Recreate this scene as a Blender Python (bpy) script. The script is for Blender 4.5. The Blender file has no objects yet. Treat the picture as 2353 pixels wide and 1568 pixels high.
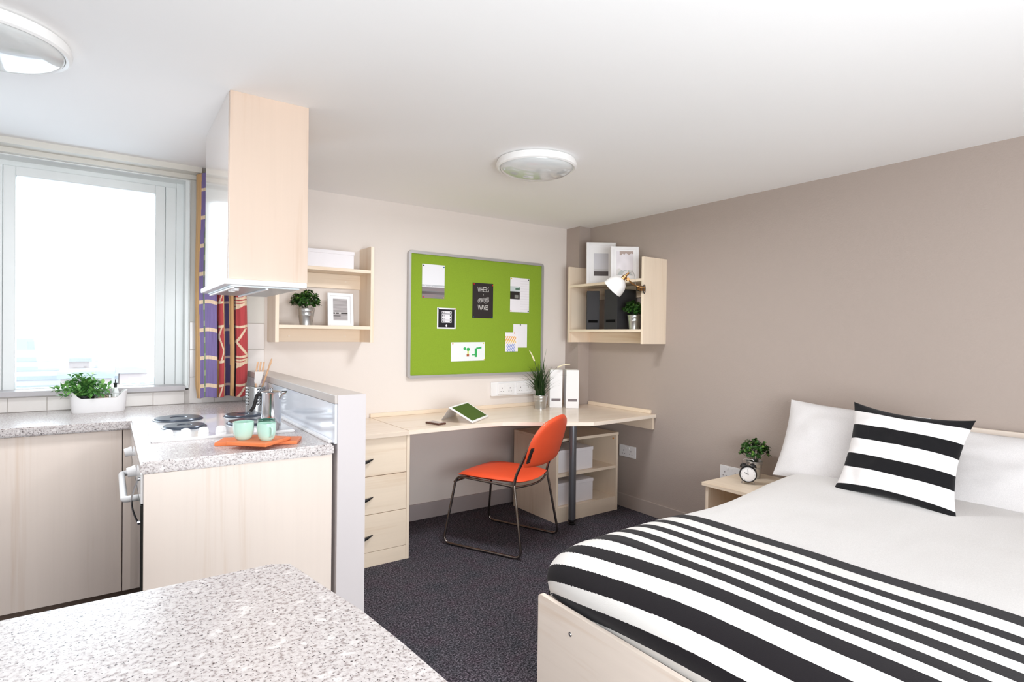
import bpy, bmesh, math, random
from mathutils import Vector, Matrix, noise
random.seed(7)
PI = math.pi
sc = bpy.context.scene
COL = sc.collection

# ------------------------------------------------------------------ camera
HC = 1.30
YAW, PIT, ROL, FPX = 0.616066, -0.00917139, 0.0121626, 1310.06
fw = Vector((math.sin(YAW), math.cos(YAW), 0)); rt = Vector((math.cos(YAW), -math.sin(YAW), 0)); up = Vector((0, 0, 1))
f2 = fw * math.cos(PIT) + up * math.sin(PIT); u2 = up * math.cos(PIT) - fw * math.sin(PIT)
r3 = rt * math.cos(ROL) + u2 * math.sin(ROL); u3 = u2 * math.cos(ROL) - rt * math.sin(ROL)
cd = bpy.data.cameras.new('camera'); cam = bpy.data.objects.new('camera', cd); COL.objects.link(cam)
cd.sensor_fit = 'HORIZONTAL'; cd.sensor_width = 36.0; cd.lens = FPX * 36.0 / 2353.0
cd.clip_start = 0.02; cd.clip_end = 9000
M = Matrix((r3, u3, -f2)).transposed().to_4x4(); M.translation = Vector((0, 0, HC))
cam.matrix_world = M
sc.camera = cam

# ------------------------------------------------------------------ world, lights, exposure
W = bpy.data.worlds.new('sky'); sc.world = W; W.use_nodes = True
wn = W.node_tree.nodes; wl = W.node_tree.links
bg = wn['Background']; bg.inputs[0].default_value = (0.86, 0.93, 1.0, 1); bg.inputs[1].default_value = 2.6
def area(name, loc, target, sx, sy, power, col=(1, 1, 1)):
    l = bpy.data.lights.new(name, 'AREA'); l.shape = 'RECTANGLE'; l.size = sx; l.size_y = sy; l.energy = power; l.color = col
    o = bpy.data.objects.new(name, l); COL.objects.link(o); o.location = loc
    o.rotation_euler = (Vector(target) - Vector(loc)).to_track_quat('-Z', 'Y').to_euler()
    return o
area('daylight_through_window', (-0.4, 3.86, 1.6), (0.2, 0, 1.2), 1.7, 1.15, 23, (0.78, 0.89, 1.0))
area('rear_fill_light', (0.75, -1.45, 0.95), (1.5, 3.4, 0.5), 1.7, 1.5, 23, (0.92, 0.965, 1.0))  # fill light added behind the camera
area('flash_bounced_off_ceiling', (0.3, -0.85, 1.0), (1.6, 2.6, 2.4), 2.0, 1.2, 75, (0.92, 0.965, 1.0))
sc.view_settings.view_transform = 'Standard'; sc.view_settings.look = 'None'
sc.view_settings.exposure = 0.07; sc.view_settings.gamma = 1.0; sc.view_settings.use_curve_mapping = False
try:
    sc.cycles.max_bounces = 10; sc.cycles.diffuse_bounces = 6; sc.cycles.glossy_bounces = 4
    sc.cycles.use_denoising = True; sc.cycles.sample_clamp_indirect = 6.0
    sc.cycles.caustics_reflective = False; sc.cycles.caustics_refractive = False
except Exception: pass

# ------------------------------------------------------------------ materials
def lin(c):
    return tuple(((v / 255.0) / 12.92 if v / 255.0 <= 0.04045 else ((v / 255.0 + 0.055) / 1.055) ** 2.4) for v in c) + (1.0,)
class NT:
    def __init__(s, name):
        s.m = bpy.data.materials.new(name); s.m.use_nodes = True
        s.n = s.m.node_tree.nodes; s.l = s.m.node_tree.links; s.b = s.n['Principled BSDF']
    def new(s, t, **kw):
        n = s.n.new(t)
        for k, v in kw.items(): setattr(n, k, v)
        return n
    def coords(s, scale=(1, 1, 1), kind='Object'):
        tc = s.new('ShaderNodeTexCoord'); mp = s.new('ShaderNodeMapping'); mp.inputs['Scale'].default_value = scale
        s.l.new(tc.outputs[kind], mp.inputs['Vector']); return mp.outputs['Vector']
    def noise(s, vec, scale, detail=4, rough=0.5, dist=0.0):
        n = s.new('ShaderNodeTexNoise'); n.inputs['Scale'].default_value = scale; n.inputs['Detail'].default_value = detail
        n.inputs['Roughness'].default_value = rough; n.inputs['Distortion'].default_value = dist
        s.l.new(vec, n.inputs['Vector']); return n.outputs['Fac']
    def ramp(s, fac, stops, interp='LINEAR'):
        r = s.new('ShaderNodeValToRGB'); cr = r.color_ramp; cr.interpolation = interp
        while len(cr.elements) < len(stops): cr.elements.new(0.5)
        for e, (p, c) in zip(cr.elements, stops): e.position = p; e.color = c
        s.l.new(fac, r.inputs['Fac']); return r.outputs['Color']
    def bump(s, h, strength, dist=0.01):
        b = s.new('ShaderNodeBump'); b.inputs['Strength'].default_value = strength; b.inputs['Distance'].default_value = dist
        s.l.new(h, b.inputs['Height']); s.l.new(b.outputs['Normal'], s.b.inputs['Normal'])
    def base(s, c): s.l.new(c, s.b.inputs['Base Color'])
def g(v): return (v, v, v, 1)
def plain(name, c, rough=0.5, metal=0.0, bumpsc=None, bumpst=0.1, coat=0.0, spec=0.5, emit=0.0):
    t = NT(name); c4 = lin(c)
    t.b.inputs['Roughness'].default_value = rough; t.b.inputs['Metallic'].default_value = metal
    t.b.inputs['Coat Weight'].default_value = coat; t.b.inputs['Specular IOR Level'].default_value = spec
    v = t.coords()
    f = t.noise(v, 6.0, 3)
    t.base(t.ramp(f, [(0.3, tuple(x * 0.97 for x in c4[:3]) + (1,)), (0.7, tuple(min(1, x * 1.02) for x in c4[:3]) + (1,))]))
    if bumpsc: t.bump(t.noise(v, bumpsc, 2), bumpst, 0.003)
    if emit: t.b.inputs['Emission Color'].default_value = c4; t.b.inputs['Emission Strength'].default_value = emit
    return t.m
def wood(name, c, axis='z', contrast=0.06, rough=0.38, warm=1.0, coat=0.0):
    t = NT(name); c4 = lin(c)
    st = {'x': (0.55, 9, 9), 'y': (9, 0.55, 9), 'z': (9, 9, 0.55)}[axis]
    fs = {'x': (2, 90, 90), 'y': (90, 2, 90), 'z': (90, 90, 2)}[axis]
    a = t.noise(t.coords(st), 1.2, 5, 0.6, 0.6); b = t.noise(t.coords(fs), 1.0, 2, 0.5)
    mx = t.new('ShaderNodeMath', operation='MULTIPLY_ADD'); t.l.new(b, mx.inputs[0]); mx.inputs[1].default_value = 0.3
    t.l.new(a, mx.inputs[2])
    d = tuple(v * (1 - contrast * k) for v, k in zip(c4[:3], (1.6, 2.6, 3.6))) + (1,)
    l = tuple(min(1, v * (1 + contrast * 0.7)) for v in c4[:3]) + (1,)
    t.base(t.ramp(mx.outputs[0], [(0.45, d), (0.6, c4), (0.85, l)]))
    t.b.inputs['Roughness'].default_value = rough; t.b.inputs['Coat Weight'].default_value = coat
    t.b.inputs['Coat Roughness'].default_value = 0.12
    t.bump(b, 0.02, 0.001)
    return t.m
def granite(name):
    t = NT(name)
    v = t.coords()
    n1 = t.noise(v, 150, 3, 0.6); n2 = t.noise(v, 260, 2, 0.5); n3 = t.noise(v, 55, 3, 0.5)
    base = t.ramp(n1, [(0.36, lin((154, 142, 139))), (0.45, lin((194, 185, 183))), (0.58, lin((209, 202, 200)))])
    dark = t.ramp(n2, [(0.345, g(1)), (0.375, g(0))])
    mixf = t.new('ShaderNodeMix', data_type='RGBA'); t.l.new(dark, mixf.inputs['Factor']); t.l.new(base, mixf.inputs[6])
    mixf.inputs[7].default_value = lin((70, 60, 60))
    white = t.ramp(n3, [(0.6, g(0)), (0.68, g(0.6))])
    m2 = t.new('ShaderNodeMix', data_type='RGBA'); t.l.new(white, m2.inputs['Factor']); t.l.new(mixf.outputs[2], m2.inputs[6])
    m2.inputs[7].default_value = lin((236, 230, 227))
    t.base(m2.outputs[2]); t.b.inputs['Roughness'].default_value = 0.24
    t.b.inputs['Specular IOR Level'].default_value = 0.6
    return t.m
def carpet():
    t = NT('carpet'); v = t.coords()
    a = t.noise(v, 120, 4, 0.85); b = t.noise(v, 9, 4, 0.6)
    c1 = t.ramp(a, [(0.38, lin((26, 25, 29))), (0.5, lin((66, 63, 69))), (0.62, lin((140, 132, 142)))])
    c2 = t.ramp(b, [(0.3, lin((205, 225, 225))), (0.5, g(1)), (0.7, lin((250, 225, 235)))])
    mx = t.new('ShaderNodeMix', data_type='RGBA', blend_type='MULTIPLY'); mx.inputs['Factor'].default_value = 0.6
    t.l.new(c1, mx.inputs[6]); t.l.new(c2, mx.inputs[7]); t.base(mx.outputs[2])
    t.b.inputs['Roughness'].default_value = 1.0; t.b.inputs['Specular IOR Level'].default_value = 0.1
    t.bump(a, 0.8, 0.006); return t.m
def paint(name, c, bsc=180, bst=0.15, rough=0.85):
    t = NT(name); c4 = lin(c); v = t.coords()
    f = t.noise(v, 1.3, 3)
    t.base(t.ramp(f, [(0.3, tuple(x * 0.98 for x in c4[:3]) + (1,)), (0.7, c4)]))
    t.b.inputs['Roughness'].default_value = rough; t.b.inputs['Specular IOR Level'].default_value = 0.3
    t.bump(t.noise(v, bsc, 3, 0.6), bst, 0.002); return t.m
def vcol(name, rough=0.7, spec=0.3, bsc=None, bst=0.2, sheen=0.0):
    t = NT(name); a = t.new('ShaderNodeVertexColor'); a.layer_name = 'Col'; t.base(a.outputs['Color'])
    t.b.inputs['Roughness'].default_value = rough; t.b.inputs['Specular IOR Level'].default_value = spec
    if sheen: t.b.inputs['Sheen Weight'].default_value = sheen
    if bsc: t.bump(t.noise(t.coords(), bsc, 2), bst, 0.002)
    return t.m
def fabric(name, c, bsc=500, bst=0.25, rough=0.95):
    t = NT(name); v = t.coords(); c4 = lin(c)
    f = t.noise(v, 300, 2)
    t.base(t.ramp(f, [(0.3, tuple(x * 0.93 for x in c4[:3]) + (1,)), (0.7, tuple(min(1, x * 1.04) for x in c4[:3]) + (1,))]))
    t.b.inputs['Roughness'].default_value = rough; t.b.inputs['Specular IOR Level'].default_value = 0.2
    t.bump(t.noise(v, bsc, 2), bst, 0.002); return t.m
def leafmat(name, c1, c2, c3):
    t = NT(name)
    oi = t.new('ShaderNodeVertexColor'); oi.layer_name = 'Col'
    sep = t.new('ShaderNodeSeparateColor'); t.l.new(oi.outputs['Color'], sep.inputs[0])
    t.base(t.ramp(sep.outputs[0], [(0.0, lin(c1)), (0.5, lin(c2)), (1.0, lin(c3))]))
    t.b.inputs['Roughness'].default_value = 0.45; return t.m
def glassmat(name, tint=(0.97, 0.985, 0.98, 1)):
    m = bpy.data.materials.new(name); m.use_nodes = True; n = m.node_tree.nodes; l = m.node_tree.links
    n.remove(n['Principled BSDF']); out = n['Material Output']
    tr = n.new('ShaderNodeBsdfTransparent'); tr.inputs[0].default_value = tint
    gl = n.new('ShaderNodeBsdfGlossy'); gl.inputs['Roughness'].default_value = 0.02
    fr = n.new('ShaderNodeFresnel'); fr.inputs['IOR'].default_value = 1.3
    mx = n.new('ShaderNodeMixShader'); l.new(fr.outputs[0], mx.inputs[0]); l.new(tr.outputs[0], mx.inputs[1]); l.new(gl.outputs[0], mx.inputs[2])
    l.new(mx.outputs[0], out.inputs['Surface']); return m

MAPLE = (235, 217, 195)
m_maple_x = wood('maple_along_x', MAPLE, 'x'); m_maple_y = wood('maple_along_y', MAPLE, 'y'); m_maple_z = wood('maple_upright', MAPLE, 'z')
m_edge = wood('maple_edging', (240, 226, 210), 'x', 0.03)
m_desktop = wood('maple_desktop', (228, 211, 193), 'x', 0.05, 0.2)
m_beech = wood('beech_upright', (225, 211, 200), 'z', 0.045, 0.4)
m_beech_dark = wood('beech_door', (242, 226, 214), 'z', 0.05, 0.35)
m_hood = wood('beech_hood', (214, 192, 174), 'z', 0.045, 0.3)
m_gloss = wood('beech_gloss_door', (222, 206, 196), 'z', 0.03, 0.12, coat=1.0)
m_bed = wood('bed_board', (238, 224, 211), 'y', 0.05, 0.4)
m_granite = granite('speckled_laminate')
m_carpet = carpet()
m_beige = paint('beige_wall_paint', (227, 218, 211))
m_taupe = paint('taupe_wall_paint', (172, 158, 149), 120, 0.5, 0.8)
m_ceil = paint('ceiling_paint', (248, 247, 246), 60, 0.05)
m_white = paint('white_wall_paint', (228, 224, 220))
m_trim = paint('grey_skirting_paint', (166, 156, 155), 60, 0.03, 0.5)
m_partition = paint('pale_partition_paint', (208, 201, 201), 60, 0.03, 0.5)
m_partcap = plain('stone_grey_cap', (196, 187, 181), 0.35)
m_tile = plain('white_glazed_tile', (232, 226, 221), 0.18)
m_grout = plain('grout', (206, 200, 195), 0.9)
m_frame = plain('grey_white_window_frame', (233, 236, 235), 0.4)
m_frame2 = plain('cream_window_lining', (222, 219, 211), 0.5)
m_sill = plain('grey_sill', (182, 178, 180), 0.35)
m_glass = glassmat('window_glass')
m_enamel = plain('white_enamel', (240, 238, 238), 0.18, coat=0.5)
m_whplastic = plain('white_plastic', (238, 236, 236), 0.35)
m_plate = plain('cast_iron_plate', (66, 74, 88), 0.28, 0.3, spec=0.8)
m_chrome = plain('chrome', (205, 205, 208), 0.14, 1.0)
m_steel = plain('brushed_steel', (190, 190, 190), 0.3, 1.0)
m_tube = plain('dark_chrome_tube', (150, 142, 136), 0.22, 1.0)
m_greyleg = plain('satin_grey_leg', (128, 130, 136), 0.3, 0.75)
m_alu = plain('aluminium_frame', (190, 188, 188), 0.4, 0.5)
m_zinc = plain('zinc_pot', (196, 196, 194), 0.3, 0.9)
m_black = plain('black_plastic', (22, 21, 22), 0.4)
m_blackcard = plain('black_card', (44, 42, 44), 0.7)
m_whcard = plain('white_card', (240, 238, 238), 0.6)
m_boxcard = plain('white_box_card', (233, 228, 230), 0.6)
m_label = plain('grey_label', (122, 112, 114), 0.6)
m_orange = plain('orange_vinyl', (238, 88, 50), 0.42, bumpsc=300, bumpst=0.06)
m_green = fabric('green_felt', (136, 164, 50), 260, 0.35)
m_whfab = fabric('white_cotton', (222, 219, 217), 60, 0.05)
m_pilfab = fabric('white_pillow_cotton', (216, 212, 211), 60, 0.08)
m_mint = plain('mint_glaze', (186, 220, 206), 0.15, coat=0.6)
m_dkgreen = plain('dark_green_glaze', (74, 120, 104), 0.15, coat=0.6)
m_board1 = wood('orange_board', (222, 122, 72), 'x', 0.08, 0.45)
m_woodspoon = wood('pale_spoon_wood', (222, 178, 140), 'z', 0.08, 0.5)
m_paleplastic = plain('pale_utensil', (234, 226, 220), 0.4)
m_brass = plain('aged_brass', (176, 134, 88), 0.25, 1.0)
m_shade = plain('white_lamp_shade', (242, 240, 238), 0.3)
m_lampglass = plain('frosted_lamp_glass', (214, 216, 215), 0.12, coat=0.6)
m_lamprim = plain('white_lamp_rim', (246, 245, 243), 0.35)
m_brownleather = plain('dark_brown_case', (84, 52, 42), 0.4)
m_phoneglass = plain('phone_screen', (150, 132, 128), 0.1)
m_tabgreen = plain('green_tablet_screen', (62, 88, 14), 0.6)
m_soil = plain('dark_soil', (40, 32, 26), 0.95)
m_terra = plain('pale_wood_insert', (224, 198, 178), 0.6)
m_ovenglass = plain('black_oven_glass', (16, 22, 22), 0.08)
m_kick = plain('brown_plinth', (128, 108, 94), 0.6)
m_underhood = plain('grey_hood_filter', (176, 180, 182), 0.35, 0.4)
m_vprint = vcol('printed_paper', 0.6)
m_vcloth = vcol('woven_striped_cloth', 0.9, 0.15, 420, 0.25, 0.1)
m_vcurtain = vcol('printed_curtain_cloth', 0.85, 0.2, 160, 0.25, 0.1)
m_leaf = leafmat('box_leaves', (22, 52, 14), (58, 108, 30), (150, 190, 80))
m_herb = leafmat('herb_leaves', (70, 126, 60), (132, 188, 98), (208, 234, 134))
m_grass = leafmat('grass_blades', (22, 48, 14), (46, 84, 24), (110, 118, 50))
m_spike = plain('cream_flower_spike', (238, 226, 196), 0.8)
m_bldg = [plain('haze_toned_facade_%s' % n, c, 0.9) for n, c in (('white', (216, 217, 220)), ('blue', (184, 194, 204)), ('pink', (208, 194, 190)), ('grey', (194, 198, 207)))]  # distance haze is painted in as pale facade colours, no fog volume
m_bwin = plain('haze_toned_window_bands', (184, 194, 202), 0.4)  # bands lightened too, so the haze sits in their colour
m_ground = plain('haze_tinted_ground', (158, 165, 178), 1.0)  # ground colour carries the painted haze near the horizon

# ------------------------------------------------------------------ geometry helpers
def bm_new(): return bmesh.new()
def bx(bm, x0, x1, y0, y1, z0, z1, bev=0.0):
    b = bmesh.new(); bmesh.ops.create_cube(b, size=1.0)
    for v in b.verts: v.co = Vector(((x0 + x1) / 2 + v.co.x * (x1 - x0), (y0 + y1) / 2 + v.co.y * (y1 - y0), (z0 + z1) / 2 + v.co.z * (z1 - z0)))
    if bev: bmesh.ops.bevel(b, geom=b.edges[:], offset=bev, segments=2, affect='EDGES', profile=0.5)
    merge(bm, b); return bm
def merge(bm, b, mat=None):
    if mat: b.transform(mat)
    me = bpy.data.meshes.new('t'); b.to_mesh(me); b.free(); bm.from_mesh(me); bpy.data.meshes.remove(me)
def box(x0, x1, y0, y1, z0, z1, bev=0.0): return bx(bmesh.new(), x0, x1, y0, y1, z0, z1, bev)
def lathe(prof, seg=32, center=(0, 0, 0)):
    bm = bmesh.new(); rings = []
    for r, z in prof:
        if r < 1e-5: rings.append([bm.verts.new((0, 0, z))])
        else: rings.append([bm.verts.new((r * math.cos(2 * PI * i / seg), r * math.sin(2 * PI * i / seg), z)) for i in range(seg)])
    for a, b in zip(rings, rings[1:]):
        for i in range(seg):
            j = (i + 1) % seg
            if len(a) == 1 and len(b) == 1: continue
            if len(a) == 1: bm.faces.new((a[0], b[j], b[i]))
            elif len(b) == 1: bm.faces.new((a[i], a[j], b[0]))
            else: bm.faces.new((a[i], a[j], b[j], b[i]))
    bmesh.ops.recalc_face_normals(bm, faces=bm.faces[:])
    bmesh.ops.translate(bm, verts=bm.verts[:], vec=Vector(center)); return bm
def fillet(pts, r, n=6):
    pts = [Vector(p) for p in pts]; out = [pts[0]]
    for a, b, c in zip(pts, pts[1:], pts[2:]):
        d1 = (a - b); d2 = (c - b); rr = min(r, d1.length * 0.49, d2.length * 0.49)
        p0 = b + d1.normalized() * rr; p1 = b + d2.normalized() * rr
        for i in range(n + 1):
            t = i / n; out.append(p0 * (1 - t) ** 2 + b * 2 * t * (1 - t) + p1 * t * t)
    out.append(pts[-1]); return out
def tube(pts, r, seg=10, closed=False, cap=True, bm=None, flat=1.0, radii=None):
    bm = bm or bmesh.new(); pts = [Vector(p) for p in pts]; n = len(pts)
    rings = []; prev = None
    for i, p in enumerate(pts):
        if closed: t = (pts[(i + 1) % n] - pts[i - 1]).normalized()
        else: t = (pts[min(i + 1, n - 1)] - pts[max(i - 1, 0)]).normalized()
        if prev is None:
            a = Vector((0, 0, 1)) if abs(t.z) < 0.9 else Vector((1, 0, 0)); u = t.cross(a).normalized()
        else:
            u = (prev - t * prev.dot(t)); u = u.normalized() if u.length > 1e-6 else t.orthogonal().normalized()
        prev = u; v = t.cross(u); rr = radii[i] if radii else r
        rings.append([bm.verts.new(p + u * math.cos(2 * PI * k / seg) * rr + v * math.sin(2 * PI * k / seg) * rr * flat) for k in range(seg)])
    m = n if closed else n - 1
    for i in range(m):
        a = rings[i]; b = rings[(i + 1) % n]
        for k in range(seg):
            bm.faces.new((a[k], a[(k + 1) % seg], b[(k + 1) % seg], b[k]))
    if cap and not closed: bm.faces.new(rings[0][::-1]); bm.faces.new(rings[-1])
    bmesh.ops.recalc_face_normals(bm, faces=bm.faces[:]); return bm
def cyl(p0, p1, r, seg=20, bm=None, r1=None):
    return tube([p0, p1], r, seg, bm=bm, radii=[r, r if r1 is None else r1])
def prism(poly, z0, z1, bev=0.0):
    bm = bmesh.new(); lo = [bm.verts.new((x, y, z0)) for x, y in poly]; hi = [bm.verts.new((x, y, z1)) for x, y in poly]
    n = len(poly); bm.faces.new(lo[::-1]); bm.faces.new(hi)
    for i in range(n): bm.faces.new((lo[i], lo[(i + 1) % n], hi[(i + 1) % n], hi[i]))
    bmesh.ops.recalc_face_normals(bm, faces=bm.faces[:])
    if bev: bmesh.ops.bevel(bm, geom=[e for e in bm.edges if abs(e.verts[0].co.z - e.verts[1].co.z) < 1e-6], offset=bev, segments=2, affect='EDGES')
    return bm
def smooth(o, ang=40):
    me = o.data
    for p in me.polygons: p.use_smooth = True
    try: me.set_sharp_from_angle(angle=math.radians(ang))
    except Exception: pass
def setp(o, label=None, cat=None, group=None, kind=None):
    for k, v in (('label', label), ('category', cat), ('group', group), ('kind', kind)):
        if v: o[k] = v
    return o
def W_(o):
    m = Matrix.Translation(o.location) @ o.rotation_euler.to_matrix().to_4x4() @ Matrix.Diagonal((*o.scale, 1))
    return W_(o.parent) @ m if o.parent else m
def obj(name, bm, mat, parent=None, sm=False, world=True, origin=None, label=None, kind=None):
    """ONE mesh object; bm in world coordinates unless world=False (then in the parent's)."""
    off = Vector(origin) if origin else Vector((0, 0, 0))
    if parent is not None and world: bm.transform(W_(parent).inverted())
    if parent is None and origin: bm.transform(Matrix.Translation(-off))
    me = bpy.data.meshes.new(name); bm.to_mesh(me); bm.free()
    for mm in (mat if isinstance(mat, (list, tuple)) else [mat]): me.materials.append(mm)
    o = bpy.data.objects.new(name, me); COL.objects.link(o)
    if parent is not None: o.parent = parent
    elif origin: o.location = off
    if sm: smooth(o)
    if label: o['label'] = label
    if kind: o['kind'] = kind
    return o
def thing(name, label, cat, loc=(0, 0, 0), rz=0.0, group=None):
    o = bpy.data.objects.new(name, None); o.empty_display_size = 0.05; COL.objects.link(o)
    o.location = loc; o.rotation_euler = (0, 0, rz); return setp(o, label, cat, group)
def struct(name, bm, mat, parent=None, sm=False):
    o = obj(name, bm, mat, parent, sm)
    if parent is None: o['kind'] = 'structure'
    return o
def kids(o): return [c for c in bpy.data.objects if c.parent == o]
def dup(root, loc=None, rz=None, label=None, group=None, parent=None):
    r = root.copy(); COL.objects.link(r)
    if parent is not None: r.parent = parent
    if loc is not None: r.location = loc
    if rz is not None: r.rotation_euler = (0, 0, rz)
    if label: r['label'] = label
    if group: r['group'] = group
    for c in kids(root): dup(c, parent=r)
    return r
def grid_print(name, w, h, nx, nz, fn, mat, parent, world_m, sm=False):
    """flat printed sheet in its own x (width) / z (height) plane facing -y, one colour per face"""
    bm = bmesh.new(); cl = bm.loops.layers.color.new('Col')
    vs = [[bm.verts.new((w * i / nx, 0, h * j / nz)) for j in range(nz + 1)] for i in range(nx + 1)]
    for i in range(nx):
        for j in range(nz):
            f = bm.faces.new((vs[i][j], vs[i + 1][j], vs[i + 1][j + 1], vs[i][j + 1])); c = fn((i + .5) / nx, (j + .5) / nz)
            c = lin(c)
            c = tuple(v ** (1 / 1.0) for v in c)
            for lp in f.loops: lp[cl] = tuple(12.92 * v if v <= 0.0031308 else 1.055 * v ** (1 / 2.4) - 0.055 for v in c[:3]) + (1,)
    bm.transform(world_m)
    return obj(name, bm, mat, parent, sm)
def text_mesh(body, size, xs=1.0, depth=0.0006):
    cu = bpy.data.curves.new('txt', 'FONT'); cu.body = body; cu.size = size; cu.align_x = 'CENTER'; cu.align_y = 'CENTER'; cu.extrude = depth
    cu.resolution_u = 3
    o = bpy.data.objects.new('txt', cu); COL.objects.link(o)
    dg = bpy.context.evaluated_depsgraph_get(); me = bpy.data.meshes.new_from_object(o.evaluated_get(dg))
    bm = bmesh.new(); bm.from_mesh(me); bpy.data.meshes.remove(me); bpy.data.objects.remove(o); bpy.data.curves.remove(cu)
    bm.transform(Matrix.Rotation(PI / 2, 4, 'X') @ Matrix.Diagonal((xs, 1, 1, 1))); return bm
def rgb(c): return tuple(v / 255.0 for v in c[:3]) + (1.0,)

# ================================================================== ROOM SHELL
YW, XR, ZC = 3.633, 3.238, 2.195
XL, YB = -2.3, -1.7
struct('floor', box(XL - .1, XR + .2, YB - .1, YW + .2, -0.1, 0.0), m_carpet)
struct('ceiling', box(XL - .1, XR + .2, YB - .1, YW + .2, ZC, ZC + 0.1), m_ceil)
# back wall with the window opening  x -1.35..0.366, z 1.003..2.143
wb = bmesh.new()
bx(wb, XL - .1, -1.35, YW, YW + .19, 0, ZC); bx(wb, 0.366, XR + .2, YW, YW + .19, 0, ZC)
bx(wb, -1.35, 0.366, YW, YW + .19, 0, 0.975); bx(wb, -1.35, 0.366, YW, YW + .19, 2.143, ZC)
wall_back = struct('wall_back', wb, m_beige)
struct('wall_right', box(XR, XR + .15, YB - .1, YW, 0, ZC), m_taupe)
struct('trim_1', box(3.118, XR, 3.473, YW, 0, ZC), m_taupe)
struct('wall_left', box(XL - .15, XL, YB - .1, YW, 0, ZC), m_white)
# wall behind the camera; its window opening is added to let sky light in
wf = bmesh.new()
bx(wf, XL, -1.1, YB - .15, YB, 0, ZC); bx(wf, 1.7, XR, YB - .15, YB, 0, ZC)
bx(wf, -1.1, 1.7, YB - .15, YB, 0, 0.55); bx(wf, -1.1, 1.7, YB - .15, YB, 2.12, ZC)
struct('wall_front', wf, m_taupe)
# skirtings
struct('baseboard_back', box(1.445, 3.118, YW - .014, YW, 0, 0.112, 0.003), m_trim)
struct('baseboard_right', box(XR - .014, XR, 0.2, 3.473, 0, 0.10, 0.003), m_taupe)
# tiled zone above the worktop: every tile its own object
tw = wall_back
def tile_mesh(x0, x1, z0, z1):
    return box(x0 + .0012, x1 - .0012, YW - .009, YW, z0 + .0012, z1 - .0012, 0.0016)
obj('grout', box(-1.35, 0.759, YW - .005, YW, 0.90, 0.978), m_grout, tw)
obj('grout', box(0.366, 0.759, YW - .005, YW, 0.975, 1.355), m_grout, tw)
x = -0.394 - 0.148 * 5
edges = [x + 0.148 * i for i in range(11)]
for a, b in zip(edges, edges[1:]):
    if a > 0.36: break
    obj('tile', tile_mesh(a, min(b, 0.346), 0.90, 0.972 if b < .36 else .972), m_tile, tw)
for a, b in ((0.346, 0.494), (0.494, 0.642), (0.642, 0.759)):
    for z0, z1 in ((0.90, 1.048), (1.048, 1.20), (1.20, 1.355)):
        obj('tile', tile_mesh(max(a, .368) if z1 > .98 and a < .368 else a, b, z0, z1), m_tile, tw)
obj('cladding_panel', box(0.368, 0.759, YW - .006, YW, 1.357, 2.16), m_frame2, tw)
obj('pelmet_trim', box(-1.5, 0.412, 3.52, YW, 2.166, ZC), m_frame2, tw)
obj('lintel_trim', box(-1.5, 0.412, 3.60, YW, 2.143, 2.166), m_frame2, tw)
obj('soffit_lining', box(-1.35, 0.3655, YW - .001, 3.744, 2.137, 2.1425), m_frame, tw)
obj('jamb_lining', box(0.362, 0.3660, 3.612, 3.744, 1.004, 2.1365), m_frame, tw)
# window
win = thing('window_1', None, None, (-0.1, 3.73, 1.0)); win['kind'] = 'structure'
fr = bmesh.new()
bx(fr, -1.35, 0.366, 3.745, 3.81, 2.112, 2.143); bx(fr, 0.310, 0.347, 3.735, 3.81, 0.985, 2.143, .003)
bx(fr, 0.258, 0.309, 3.738, 3.81, 0.985, 2.112, .003); bx(fr, 0.347, 0.366, YW + .002, 3.81, 0.985, 2.143)
bx(fr, -0.50, -0.427, 3.735, 3.81, 0.985, 2.112, .003); bx(fr, -1.35, -1.28, 3.735, 3.81, 0.985, 2.112, .003)
bx(fr, -1.35, 0.366, 3.745, 3.81, 0.955, 0.985)
obj('window_frame', fr, m_frame, win)
def sash(x0, x1, z0, z1, t=0.047):
    s = bmesh.new()
    bx(s, x0, x0 + t, 3.728, 3.79, z0, z1, .004); bx(s, x1 - t, x1, 3.728, 3.79, z0, z1, .004)
    bx(s, x0 + t, x1 - t, 3.728, 3.79, z1 - t, z1, .004); bx(s, x0 + t, x1 - t, 3.728, 3.79, z0, z0 + .02, .002)
    so = obj('sash', s, m_frame, win)
    obj('pane', box(x0 + t - .004, x1 - t + .004, 3.752, 3.758, z0 + .015, z1 - t + .004), m_glass, so)
sash(-0.425, 0.256, 0.986, 2.111); sash(-1.278, -0.502, 0.986, 2.111)
obj('window_sill', box(-1.45, 0.348, 3.597, 3.74, 0.977, 1.003, .002), m_sill, win)
# frame of the added rear opening, unseen, put in for the light
w2 = thing('added_rear_window', None, None, (0.3, YB - .08, 0.55)); w2['kind'] = 'structure'
fr = bmesh.new()
for x0, x1 in ((-1.1, -1.04), (0.27, 0.33), (1.64, 1.7)): bx(fr, x0, x1, YB - .12, YB - .05, .55, 2.12)
bx(fr, -1.1, 1.7, YB - .12, YB - .05, .55, .61); bx(fr, -1.1, 1.7, YB - .12, YB - .05, 2.06, 2.12)
obj('window_frame', fr, m_frame, w2)

# partition between kitchen and study corner
wp = struct('wall_partition', box(0.680, 0.782, 2.05, YW, 0, 1.045), m_partition)
obj('cap', box(0.669, 0.783, 2.049, YW, 1.045, 1.077, .002), [m_partcap], wp)
obj('end_board', box(0.679, 0.784, 2.044, 2.050, 0, 1.0765), m_partition, wp)

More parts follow.
